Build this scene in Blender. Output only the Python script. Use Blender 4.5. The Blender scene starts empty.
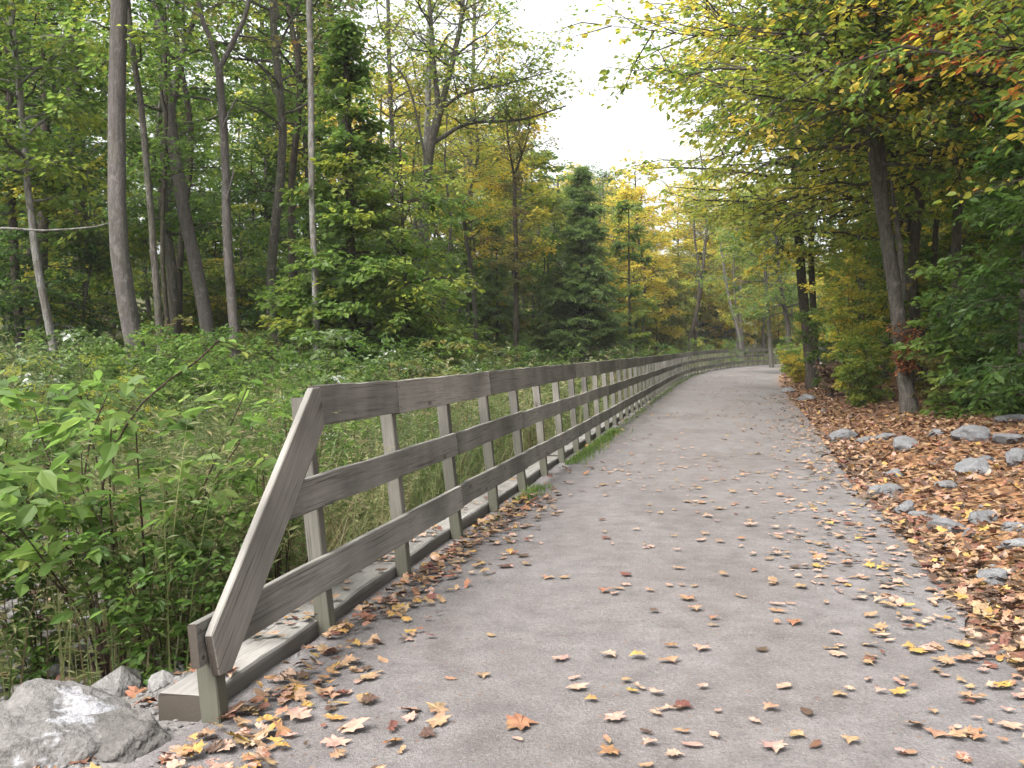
import bpy, math
import numpy as np
from mathutils import Vector, Matrix

S = bpy.context.scene
COL = S.collection
R = math.radians

# ------------------------------------------------------------------ helpers
def unit(v):
    return v / np.maximum(np.linalg.norm(v, axis=-1, keepdims=True), 1e-9)

class MB:
    """collects vertices, faces and a per-vertex tint; builds ONE mesh."""
    def __init__(s): s.v = []; s.f = []; s.t = []; s.n = 0
    def add(s, V, faces, tint=0.5):
        V = np.asarray(V, dtype=np.float32).reshape(-1, 3)
        for F in faces:
            F = np.asarray(F, dtype=np.int32)
            if F.size: s.f.append(F + s.n)
        s.v.append(V); s.n += len(V)
        s.t.append(np.broadcast_to(np.asarray(tint, dtype=np.float32), (len(V),)))
    def mesh(s, name, smooth=False):
        me = bpy.data.meshes.new(name)
        V = np.concatenate(s.v)
        loops = np.concatenate([f.ravel() for f in s.f])
        tot = np.concatenate([np.full(len(f), f.shape[1], dtype=np.int32) for f in s.f])
        me.vertices.add(len(V)); me.vertices.foreach_set('co', V.ravel())
        me.loops.add(len(loops)); me.loops.foreach_set('vertex_index', loops)
        me.polygons.add(len(tot))
        me.polygons.foreach_set('loop_start', np.concatenate([[0], np.cumsum(tot)[:-1]]).astype(np.int32))
        a = me.attributes.new('tint', 'FLOAT', 'POINT')
        a.data.foreach_set('value', np.concatenate(s.t).astype(np.float32))
        me.update(calc_edges=True)
        me.polygons.foreach_set('use_smooth', np.full(len(tot), smooth))
        me.validate(clean_customdata=False)
        return me

def obj(name, me, mat=None, parent=None):
    if isinstance(me, MB): me = me.mesh(name)
    o = bpy.data.objects.new(name, me); COL.objects.link(o)
    if mat is not None and not me.materials: me.materials.append(mat)
    if parent is not None: o.parent = parent
    return o

def tag(o, label=None, cat=None, group=None, kind=None):
    if label: o['label'] = label
    if cat: o['category'] = cat
    if group: o['group'] = group
    if kind: o['kind'] = kind
    return o

def thing(name, loc, label, cat, group=None, rz=0.0, sc=1.0):
    o = bpy.data.objects.new(name, None); COL.objects.link(o)
    o.empty_display_size = 0.2
    o.location = loc; o.rotation_euler = (0, 0, rz); o.scale = (sc, sc, sc)
    return tag(o, label, cat, group)

def copy_thing(src, loc, rz, sc, label, cat, group=None, mats=None):
    r = src.copy(); COL.objects.link(r)
    r.location = loc; r.rotation_euler = (0, 0, rz); r.scale = (sc[0], sc[0], sc[1])
    tag(r, label, cat, group)
    for ch in list(src.children):
        c = ch.copy(); COL.objects.link(c); c.parent = r
        stem = c.name.split('.')[0]
        if mats and stem in mats:
            c.material_slots[0].link = 'OBJECT'; c.material_slots[0].material = mats[stem]
    return r

# ------------------------------------------------------------------ materials
def nt(name):
    m = bpy.data.materials.new(name); m.use_nodes = True
    t = m.node_tree; t.nodes.clear()
    return m, t
def nd(t, typ, **kw):
    n = t.nodes.new(typ)
    for k, v in kw.items():
        if k in n.inputs.keys(): n.inputs[k].default_value = v
        else: setattr(n, k, v)
    return n
def ramp(t, stops, interp='LINEAR'):
    n = t.nodes.new('ShaderNodeValToRGB'); cr = n.color_ramp; cr.interpolation = interp
    while len(cr.elements) > 1: cr.elements.remove(cr.elements[-1])
    cr.elements[0].position = stops[0][0]; cr.elements[0].color = (*stops[0][1], 1)
    for p, c in stops[1:]:
        e = cr.elements.new(p); e.color = (*c, 1)
    return n
def even(cols): return [(i / max(1, len(cols) - 1), c) for i, c in enumerate(cols)]
def noise(t, vec, scale, detail=4, rough=0.55, dist=0.0):
    n = nd(t, 'ShaderNodeTexNoise', Scale=scale, Detail=detail, Roughness=rough, Distortion=dist)
    if vec is not None: t.links.new(vec, n.inputs['Vector'])
    return n
def mixc(t, fac, a, b, mode='MIX'):
    n = t.nodes.new('ShaderNodeMix'); n.data_type = 'RGBA'; n.blend_type = mode
    L = t.links.new
    for i, x in ((0, fac), (6, a), (7, b)):
        if isinstance(x, (int, float)): n.inputs[i].default_value = x
        elif isinstance(x, tuple): n.inputs[i].default_value = (*x, 1)
        else: L(x, n.inputs[i])
    return n.outputs[2]
def math_(t, op, a, b=None, c=None):
    n = t.nodes.new('ShaderNodeMath'); n.operation = op
    for i, x in enumerate((a, b, c)):
        if x is None: continue
        if isinstance(x, (int, float)): n.inputs[i].default_value = x
        else: t.links.new(x, n.inputs[i])
    return n.outputs[0]
def maprange(t, v, a, b, c=0.0, d=1.0):
    n = nd(t, 'ShaderNodeMapRange'); t.links.new(v, n.inputs[0])
    for i, x in enumerate((a, b, c, d)): n.inputs[i + 1].default_value = x
    return n.outputs[0]
def mapping(t, vec, scale):
    n = t.nodes.new('ShaderNodeMapping'); n.inputs['Scale'].default_value = scale
    t.links.new(vec, n.inputs['Vector']); return n.outputs[0]
def finish(t, col, rough=0.8, bump=None, bstr=0.3, bdist=0.02, spec=0.3):
    p = nd(t, 'ShaderNodeBsdfPrincipled', Roughness=rough)
    p.inputs['Specular IOR Level'].default_value = spec
    if isinstance(col, tuple): p.inputs['Base Color'].default_value = (*col, 1)
    else: t.links.new(col, p.inputs['Base Color'])
    if bump is not None:
        b = nd(t, 'ShaderNodeBump', Strength=bstr, Distance=bdist)
        t.links.new(bump, b.inputs['Height']); t.links.new(b.outputs[0], p.inputs['Normal'])
    o = t.nodes.new('ShaderNodeOutputMaterial'); t.links.new(p.outputs[0], o.inputs[0])
    return p

def leaf_mat(name, cols, trans=0.52, rough=0.5, spec=0.3, const=False, objvar=0.25):
    m, t = nt(name); L = t.links.new
    a = nd(t, 'ShaderNodeAttribute', attribute_name='tint')
    oi = t.nodes.new('ShaderNodeObjectInfo')
    v = math_(t, 'ADD', a.outputs['Fac'], math_(t, 'MULTIPLY', math_(t, 'SUBTRACT', oi.outputs['Random'], 0.5), objvar))
    rp = ramp(t, even(cols), 'CONSTANT' if const else 'LINEAR'); L(v, rp.inputs[0])
    tc = t.nodes.new('ShaderNodeTexCoord')
    ns = noise(t, tc.outputs['Object'], 2.2, 3)
    hv = nd(t, 'ShaderNodeHueSaturation')
    L(maprange(t, ns.outputs[0], 0.25, 0.75, 0.72, 1.25), hv.inputs['Value']); L(rp.outputs[0], hv.inputs['Color'])
    p = nd(t, 'ShaderNodeBsdfPrincipled', Roughness=rough); p.inputs['Specular IOR Level'].default_value = spec
    L(hv.outputs[0], p.inputs['Base Color'])
    o = t.nodes.new('ShaderNodeOutputMaterial')
    if trans > 0:
        tr = t.nodes.new('ShaderNodeBsdfTranslucent')
        br = nd(t, 'ShaderNodeHueSaturation', Value=2.1, Saturation=1.03); L(hv.outputs[0], br.inputs['Color']); L(br.outputs[0], tr.inputs[0])
        mx = t.nodes.new('ShaderNodeMixShader'); mx.inputs[0].default_value = trans
        L(p.outputs[0], mx.inputs[1]); L(tr.outputs[0], mx.inputs[2]); L(mx.outputs[0], o.inputs[0])
    else: L(p.outputs[0], o.inputs[0])
    return m

def bark_mat(name, dark, light, patch=None, moss=0.0, sc=1.0):
    m, t = nt(name); L = t.links.new
    tc = t.nodes.new('ShaderNodeTexCoord')
    vec = mapping(t, tc.outputs['Object'], (9 * sc, 9 * sc, 1.6 * sc))
    n1 = noise(t, vec, 2.5, 6, 0.65, 0.6)
    n2 = noise(t, tc.outputs['Object'], 1.3, 4)
    c = ramp(t, [(0.3, dark), (0.62, light), (0.8, tuple(min(1, x * 1.25) for x in light))]); L(n1.outputs[0], c.inputs[0])
    col = c.outputs[0]
    if patch:
        n3 = noise(t, mapping(t, tc.outputs['Object'], (4, 4, 1.3)), 1.6, 3, 0.5)
        col = mixc(t, maprange(t, n3.outputs[0], 0.47, 0.53), col, patch)
    if moss:
        col = mixc(t, math_(t, 'MULTIPLY', maprange(t, n2.outputs[0], 0.45, 0.7), moss), col, (0.06, 0.085, 0.03))
    n4 = noise(t, mapping(t, tc.outputs['Object'], (26, 26, 6)), 2.2, 4, 0.7, 0.8); n5 = noise(t, tc.outputs['Object'], 5.5, 4, 0.6)
    col = mixc(t, 0.85, col, maprange(t, n4.outputs[0], 0.3, 0.7, 0.55, 1.45), 'MULTIPLY')
    col = mixc(t, math_(t, 'MULTIPLY', maprange(t, n5.outputs[0], 0.58, 0.66), 0.45), col, tuple(min(.4, x * 1.6 + .02) for x in light))
    finish(t, col, 0.9, math_(t, 'ADD', n1.outputs[0], math_(t, 'MULTIPLY', n4.outputs[0], 0.6)), 1.0, 0.07, 0.15)
    return m

G1, G2, G3 = (0.026, 0.054, 0.013), (0.054, 0.100, 0.020), (0.095, 0.148, 0.030)
YG, Y1, GO, OR, RD, BR = (0.190, 0.215, 0.036), (0.36, 0.295, 0.045), (0.37, 0.265, 0.048), (0.27, 0.105, 0.03), (0.24, 0.055, 0.03), (0.10, 0.06, 0.028)
M = {
 'deep':   leaf_mat('deep green leaf', [G1, G1, G2, G2, G3]),
 'green':  leaf_mat('green leaf', [G1, G2, G3, G3, YG]),
 'turn':   leaf_mat('green turning yellow leaf', [G2, G3, G3, YG, YG, Y1]),
 'yellow': leaf_mat('yellow green leaf', [G3, YG, YG, Y1, Y1, GO]),
 'gold':   leaf_mat('gold leaf', [YG, YG, Y1, Y1, GO, GO]),
 'olive':  leaf_mat('olive leaf', [G2, (0.075, 0.095, 0.025), (0.12, 0.125, 0.035), (0.15, 0.125, 0.04), BR]),
 'maple':  leaf_mat('maple leaf in autumn', [G2, G2, G3, G3, G3, YG, Y1, OR, RD], objvar=0.0),
 'redor':  leaf_mat('red vine leaf', [BR, BR, (0.2, .075, .035), OR, (.2, .06, .03)], objvar=0.1),
 'brownl': leaf_mat('withered brown leaf', [(0.05, 0.028, 0.02), (0.09, 0.05, 0.035), (0.13, 0.08, 0.05), (0.10, 0.07, 0.04)], trans=0.15),
 'bright': leaf_mat('bright shrub leaf', [(0.04, 0.07, 0.02), (0.07, 0.122, 0.03), (0.10, 0.160, 0.038), (0.135, 0.195, 0.048), (0.19, 0.21, 0.06)], objvar=0.05),
 'low':    leaf_mat('lower shrub leaf', [G1, G2, G2, G3, (0.08, 0.12, 0.03)], objvar=0.05),
 'hemlock':leaf_mat('conifer needle', [(0.056, 0.092, 0.028), (0.09, 0.138, 0.040), (0.12, 0.176, 0.05), (0.155, 0.21, 0.06)], trans=0.42),
 'weed':   leaf_mat('weed leaf', [(0.05, 0.075, 0.025), (0.085, 0.115, 0.038), (0.125, 0.145, 0.058), (0.165, 0.17, 0.08), (0.20, 0.175, 0.095), (0.11, 0.08, 0.05), (0.5, 0.5, 0.46)], objvar=0, const=False),
 'golden': leaf_mat('goldenrod leaf', [G3, YG, (0.22, 0.23, 0.03), (0.30, 0.26, 0.03)], objvar=0),
 'grass':  leaf_mat('grass blade', [(0.05, 0.10, 0.02), (0.08, 0.15, 0.03), (0.12, 0.18, 0.04), (0.16, 0.16, 0.06)], objvar=0),
 'aster':  leaf_mat('aster leaf and flower', [G2, G3, (0.07, 0.11, 0.04), (0.09, 0.12, 0.05), (0.62, 0.62, 0.62)], objvar=0, trans=0.25),
 'bark':   bark_mat('grey brown bark', (0.040, 0.034, 0.029), (0.125, 0.112, 0.098), moss=0.35),
 'darkb':  bark_mat('dark bark', (0.022, 0.018, 0.015), (0.075, 0.06, 0.048), moss=0.4),
 'greyb':  bark_mat('smooth grey bark', (0.068, 0.059, 0.055), (0.122, 0.108, 0.102), moss=0.15, sc=0.6),
 'paleb':  bark_mat('pale mottled bark', (0.10, 0.09, 0.078), (0.19, 0.175, 0.155), patch=(0.215, 0.21, 0.195)),
 'twig':   bark_mat('shrub stem bark', (0.035, 0.024, 0.018), (0.09, 0.06, 0.045)),
}

# fallen leaves: one flat colour step per tint
FALL = {'tan': (0.225, 0.146, 0.082), 'pinkish tan': (0.285, 0.188, 0.138), 'yellow': (0.28, 0.175, 0.05), 'orange': (0.20, 0.102, 0.052),
        'red brown': (0.105, 0.048, 0.030), 'brown': (0.068, 0.042, 0.027)}
FN = list(FALL)
def fallen_mat():
    m, t = nt('fallen leaf'); L = t.links.new
    a = nd(t, 'ShaderNodeAttribute', attribute_name='tint')
    rp = ramp(t, [(i / 6, FALL[k]) for i, k in enumerate(FN)], 'CONSTANT'); L(a.outputs['Fac'], rp.inputs[0])
    ge = t.nodes.new('ShaderNodeNewGeometry')
    n = noise(t, ge.outputs['Position'], 26, 3)
    n2 = noise(t, ge.outputs['Position'], 7, 2)
    hv = nd(t, 'ShaderNodeHueSaturation'); L(rp.outputs[0], hv.inputs['Color'])
    L(maprange(t, n.outputs[0], 0.25, 0.75, 0.6, 1.3), hv.inputs['Value']); L(maprange(t, n2.outputs[0], 0.3, 0.7, 0.47, 0.52), hv.inputs['Hue'])
    finish(t, hv.outputs[0], 0.6, n.outputs[0], 0.3, 0.004, 0.3)
    return m
M['fallen'] = fallen_mat()

def wood_mat(name, base, dark, light, algae_shade=0.0, knots=True, acol=(0.066, 0.066, 0.046), az=(0.15, 0.75), aj=0.7):
    m, t = nt(name); L = t.links.new
    tc = t.nodes.new('ShaderNodeTexCoord'); oi = t.nodes.new('ShaderNodeObjectInfo')
    off = nd(t, 'ShaderNodeVectorMath', operation='ADD'); L(tc.outputs['Object'], off.inputs[0])
    sc = nd(t, 'ShaderNodeVectorMath', operation='SCALE'); sc.inputs[0].default_value = (37.0, 11.0, 23.0); L(oi.outputs['Random'], sc.inputs['Scale'])
    L(sc.outputs[0], off.inputs[1])
    v = off.outputs[0]
    g1 = noise(t, mapping(t, v, (1.1, 26, 26)), 2.0, 6, 0.62, 0.9)
    g2 = noise(t, mapping(t, v, (2.5, 110, 110)), 1.5, 3, 0.6)
    g3 = noise(t, v, 1.7, 3, 0.5)
    g4 = noise(t, mapping(t, v, (0.7, 60, 60)), 1.6, 2, 0.5, 0.4)
    c = ramp(t, [(0.28, dark), (0.5, base), (0.75, light)]); L(g1.outputs[0], c.inputs[0])
    col = mixc(t, 0.5, c.outputs[0], mixc(t, g2.outputs[0], dark, light))
    col = mixc(t, maprange(t, g4.outputs[0], 0.60, 0.70, 0, .8), col, tuple(x * 0.4 for x in dark))
    hv = nd(t, 'ShaderNodeHueSaturation'); L(col, hv.inputs['Color'])
    L(math_(t, 'MULTIPLY', maprange(t, oi.outputs['Random'], 0, 1, 0.74, 1.2), maprange(t, g3.outputs[0], 0.3, 0.7, 0.62, 1.32)), hv.inputs['Value'])
    col = hv.outputs[0]
    sx = t.nodes.new('ShaderNodeSeparateXYZ'); L(tc.outputs['Normal'], sx.inputs[0])          # weathered end grain
    col = mixc(t, maprange(t, math_(t, 'ABSOLUTE', sx.outputs[0]), .6, .8, 0, .92), col, (0.04, 0.031, 0.024))
    if knots:
        vo = nd(t, 'ShaderNodeTexVoronoi', Scale=1.0); L(mapping(t, v, (1.6, 5, 5)), vo.inputs['Vector'])
        col = mixc(t, maprange(t, vo.outputs['Distance'], 0.05, 0.12, 0.85, 0.0), col, (0.045, 0.035, 0.03))
    if algae_shade:
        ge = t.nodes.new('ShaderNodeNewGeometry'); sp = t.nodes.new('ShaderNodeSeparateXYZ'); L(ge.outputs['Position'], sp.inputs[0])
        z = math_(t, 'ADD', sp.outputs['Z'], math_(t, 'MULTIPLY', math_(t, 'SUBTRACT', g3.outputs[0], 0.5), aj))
        col = mixc(t, maprange(t, z, az[0], az[1], algae_shade, 0.0), col, acol)  # low band: green algae on the posts, painted-in shade on the sill
    h = math_(t, 'ADD', g1.outputs[0], math_(t, 'MULTIPLY', g2.outputs[0], 0.4))
    finish(t, col, 0.78, h, 0.55, 0.006, 0.3)
    return m
M['rail'] = wood_mat('weathered rail wood', (0.16, 0.151, 0.135), (0.078, 0.072, 0.062), (0.25, 0.238, 0.216))
M['post'] = wood_mat('weathered post wood', (0.098, 0.091, 0.078), (0.052, 0.048, 0.04), (0.15, 0.141, 0.123), algae_shade=0.75)
M['sill'] = wood_mat('weathered sill timber', (0.215, 0.205, 0.19), (0.12, 0.11, 0.098), (0.30, 0.288, 0.27), knots=False, algae_shade=.7, acol=(.05, .041, .032), az=(.05, .082), aj=.03)  # dark brown low band paints the shade of the sill's side into its colour

def rock_mat(name, a, b, white=0.0):
    m, t = nt(name); L = t.links.new
    tc = t.nodes.new('ShaderNodeTexCoord'); oi = t.nodes.new('ShaderNodeObjectInfo')
    off = nd(t, 'ShaderNodeVectorMath', operation='ADD'); L(tc.outputs['Object'], off.inputs[0])
    sc = nd(t, 'ShaderNodeVectorMath', operation='SCALE'); sc.inputs[0].default_value = (17.0, 31.0, 13.0); L(oi.outputs['Random'], sc.inputs['Scale']); L(sc.outputs[0], off.inputs[1])
    v = off.outputs[0]
    n1 = noise(t, v, 5, 6, 0.65); n2 = noise(t, v, 38, 4, 0.6); n3 = noise(t, v, 2.6, 4, 0.6)
    c = ramp(t, [(0.3, a), (0.7, b)]); L(n1.outputs[0], c.inputs[0])
    col = mixc(t, 0.6, c.outputs[0], maprange(t, n2.outputs[0], 0.3, 0.7, 0.6, 1.35), 'MULTIPLY')
    if white: col = mixc(t, math_(t, 'MULTIPLY', maprange(t, math_(t, 'ADD', n3.outputs[0], math_(t, 'MULTIPLY', math_(t, 'SUBTRACT', n2.outputs[0], 0.5), 0.16)), 0.57, 0.63), math_(t, 'MULTIPLY', maprange(t, n2.outputs[0], 0.25, 0.6, 0.45, 1.0), white)), col, (0.25, 0.25, 0.262))
    h = math_(t, 'ADD', n1.outputs[0], math_(t, 'MULTIPLY', n2.outputs[0], 0.35))
    finish(t, col, 0.85, h, 0.9, 0.045, 0.25)
    return m
M['rock'] = rock_mat('grey limestone', (0.075, 0.075, 0.076), (0.15, 0.15, 0.156))
M['boulder'] = rock_mat('pale boulder', (0.058, 0.053, 0.049), (0.105, 0.098, 0.092), white=0.0)
M['pebble'] = rock_mat('pebble', (0.085, 0.08, 0.076), (0.19, 0.182, 0.178))

# ------------------------------------------------------------------ layout of the trail
# fence line on the ground (x, y, ground height)
_ctrl = np.array([[-8.4, -31.0, 0], [-1.25, 4.25, 0], [-1.01, 5.61, 0], [0.46, 12.7, 0], [2.53, 22.65, 0.0], [5.02, 34.6, 0.0],
                  [8.75, 51.5, 0.05], [11.6, 61.5, 0.15], [16.6, 75.0, 0.28], [21.8, 84.5, 0.36], [28.0, 91.5, 0.45], [37, 97.5, 0.6], [60, 105, 0.8], [110, 112, 1.2]])
def catmull(P, n=14):
    P = np.asarray(P, float); Q = np.vstack([2 * P[0] - P[1], P, 2 * P[-1] - P[-2]]); out = []
    for i in range(1, len(Q) - 2):
        p0, p1, p2, p3 = Q[i - 1:i + 3]
        for k in range(n):
            u = k / n
            out.append(0.5 * (2 * p1 + (p2 - p0) * u + (2 * p0 - 5 * p1 + 4 * p2 - p3) * u * u + (3 * p1 - p0 - 3 * p2 + p3) * u ** 3))
    out.append(P[-1]); return np.array(out)
# straight before the bend, smooth after it
_line = np.vstack([_ctrl[:5], catmull(_ctrl[5:], 10)])
_seg = np.diff(_line[:, :2], axis=0); _len = np.linalg.norm(_seg, axis=1); _cum = np.concatenate([[0], np.cumsum(_len)])
S0 = _cum[1]                                   # arclength at the first post
def along(s):
    """point on the fence line at s metres from the first post, its direction and ground height"""
    a = np.atleast_1d(s) + S0
    x = np.interp(a, _cum, _line[:, 0]); y = np.interp(a, _cum, _line[:, 1]); z = np.interp(a, _cum, _line[:, 2])
    e = 0.6
    dx = np.interp(a + e, _cum, _line[:, 0]) - np.interp(a - e, _cum, _line[:, 0]); dy = np.interp(a + e, _cum, _line[:, 1]) - np.interp(a - e, _cum, _line[:, 1])
    n = np.hypot(dx, dy)
    return np.stack([x, y, z], -1), np.stack([dx / n, dy / n], -1)
def su(x, y):
    """trail coordinates: metres along the fence from the first post, metres to its right (minus = beyond the fence)"""
    x = np.asarray(x, float); y = np.asarray(y, float); sh = x.shape
    P = np.stack([x.ravel(), y.ravel()], -1)
    bd = np.full(len(P), 1e18); bs = np.zeros(len(P)); bu = np.zeros(len(P))
    for i in range(len(_seg)):
        A = _line[i, :2]; d = _seg[i] / _len[i]; w = P - A
        t = w @ d
        tc = np.clip(t, -1e9 if i == 0 else 0, 1e9 if i == len(_seg) - 1 else _len[i])
        q = w - tc[:, None] * d; D = (q ** 2).sum(1); k = D < bd
        bd[k] = D[k]; bs[k] = (_cum[i] + tc - S0)[k]; bu[k] = (np.sqrt(D) * np.sign(d[1] * w[:, 0] - d[0] * w[:, 1]))[k]
    return bs.reshape(sh), bu.reshape(sh)
def vnoise(x, y, sc, seed=0):
    """smooth value noise"""
    x = np.asarray(x, float) / sc + 31.7 * seed; y = np.asarray(y, float) / sc - 17.3 * seed
    xi = np.floor(x).astype(np.int64); yi = np.floor(y).astype(np.int64); fx = x - xi; fy = y - yi
    fx = fx * fx * (3 - 2 * fx); fy = fy * fy * (3 - 2 * fy)
    def h(a, b):
        n = (a * 374761393 + b * 668265263 + seed * 974711) & 0x7fffffff
        n = ((n ^ (n >> 13)) * 1274126177) & 0x7fffffff
        return ((n ^ (n >> 16)) & 0xffff) / 65535.0
    return (h(xi, yi) * (1 - fx) + h(xi + 1, yi) * fx) * (1 - fy) + (h(xi, yi + 1) * (1 - fx) + h(xi + 1, yi + 1) * fx) * fy
PW = 3.62
def widen(s): return np.interp(s, [8, 20, 50, 70], [0, .5, 1.3, 1.3])
def zprof(s): return np.interp(s + S0, _cum, _line[:, 2])
_PU = np.array([-120, -60, -30, -18, -12, -8, -4, -2.2, -1.1, -0.55, -0.3, 0.0, 3.5, 3.8, 4.3, 5.2, 6.5, 10, 20, 40, 80, 150])
_PH = np.array([7, 3.6, 1.9, 0.9, 0.25, -.35, -.62, -.62, -.50, -.14, -.05, -.03, -.03, 0.0, .09, .27, .47, .85, 2.0, 4.5, 9, 14])
_PH0 = np.array([7, 3.6, 1.9, 0.9, 0.25, -.35, -.62, -.60, -.22, -.06, -.03, -.03, -.03, 0.0, .09, .27, .47, .85, 2.0, 4.5, 9, 14])
def ground_z(x, y, rough=True, s=None, u=None):
    if s is None: s, u = su(x, y)
    w = np.clip((s - 0.6) / 2.2, 0, 1); u = np.where(u > 3, np.maximum(3, u - widen(s)), u)
    z = zprof(s) + np.interp(u, _PU, _PH) * w + np.interp(u, _PU, _PH0) * (1 - w)
    off = np.clip((np.abs(u - PW / 2) - PW / 2) / 2.5, 0, 1)
    if rough: z = z + off * ((vnoise(x, y, 2.3, 1) - .5) * .26 + (vnoise(x, y, 0.7, 2) - .5) * .08 + (vnoise(x, y, 9, 3) - .5) * .5 * np.clip(off * 2 - .6, 0, 1))
    return z + np.clip((y - 120) / 120, 0, 1) ** 1.5 * 16
def gz(x, y): return float(ground_z(np.array([x]), np.array([y]))[0])
CAMH = 1.6
HZ = 350.0
def at(px, py, d):
    """the place seen at a pixel, d metres ahead"""
    return np.array([(px - 512) / 1000 * d, d, CAMH - (py - HZ) / 1000 * d])

# ------------------------------------------------------------------ ground and path
def graded(lo, hi, fine_lo, fine_hi, step, grow=1.06, mx=3.0):
    a = list(np.arange(fine_lo, fine_hi, step)); d = step; x = a[-1]
    while x < hi: d = min(d * grow, mx); x += d; a.append(x)
    d = step; x = a[0]; b = []
    while x > lo: d = min(d * grow, mx); x -= d; b.append(x)
    return np.array(b[::-1] + a)
def build_ground():
    xs = graded(-150, 170, -6, 9, 0.16); ys = graded(-40, 260, 2.5, 20, 0.16, 1.05)
    X, Y = np.meshgrid(xs, ys); s, u = su(X, Y); Z = ground_z(X, Y, True, s, u)
    V = np.stack([X, Y, Z], -1).reshape(-1, 3); ny, nx = X.shape
    i = (np.arange(ny - 1)[:, None] * nx + np.arange(nx - 1)[None]).ravel()
    mb = MB(); mb.add(V, [np.stack([i, i + 1, i + nx + 1, i + nx], -1)], np.where(u > 3, np.maximum(3, u - widen(s)), u).ravel())
    me = mb.mesh('ground', True)
    m, t = nt('forest floor'); L = t.links.new
    a = nd(t, 'ShaderNodeAttribute', attribute_name='tint'); ge = t.nodes.new('ShaderNodeNewGeometry'); P = ge.outputs['Position']
    vo = nd(t, 'ShaderNodeTexVoronoi', Scale=11.0); L(P, vo.inputs['Vector'])
    lit = ramp(t, [(0, (0.05, 0.028, 0.018)), (0.3, (0.12, 0.06, 0.03)), (0.55, (0.20, 0.10, 0.05)), (0.8, (0.28, 0.17, 0.09)), (1, (0.10, 0.055, 0.03))])
    sx = t.nodes.new('ShaderNodeSeparateColor'); L(vo.outputs['Color'], sx.inputs[0]); L(sx.outputs[0], lit.inputs[0])
    n1 = noise(t, P, 0.8, 5); n2 = noise(t, P, 30, 4); n3 = noise(t, P, 4, 5)
    soil = ramp(t, [(0.3, (0.035, 0.030, 0.016)), (0.55, (0.06, 0.065, 0.024)), (0.75, (0.10, 0.085, 0.04))]); L(n3.outputs[0], soil.inputs[0])
    grav = ramp(t, [(0.3, (0.10, 0.092, 0.086)), (0.7, (0.20, 0.187, 0.18))]); L(n2.outputs[0], grav.inputs[0])
    right = maprange(t, math_(t, 'ADD', a.outputs['Fac'], math_(t, 'MULTIPLY', n1.outputs[0], 1.0)), 3.6, 4.6)
    left = maprange(t, math_(t, 'ADD', a.outputs['Fac'], math_(t, 'MULTIPLY', n1.outputs[0], -1.2)), -2.3, -1.3, 1, 0)
    col = mixc(t, left, grav.outputs[0], soil.outputs[0]); col = mixc(t, right, col, lit.outputs[0])
    finish(t, col, 0.95, math_(t, 'ADD', n3.outputs[0], n2.outputs[0]), 0.6, 0.04, 0.1)
    tag(obj('ground', me, m), kind='structure')

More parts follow.
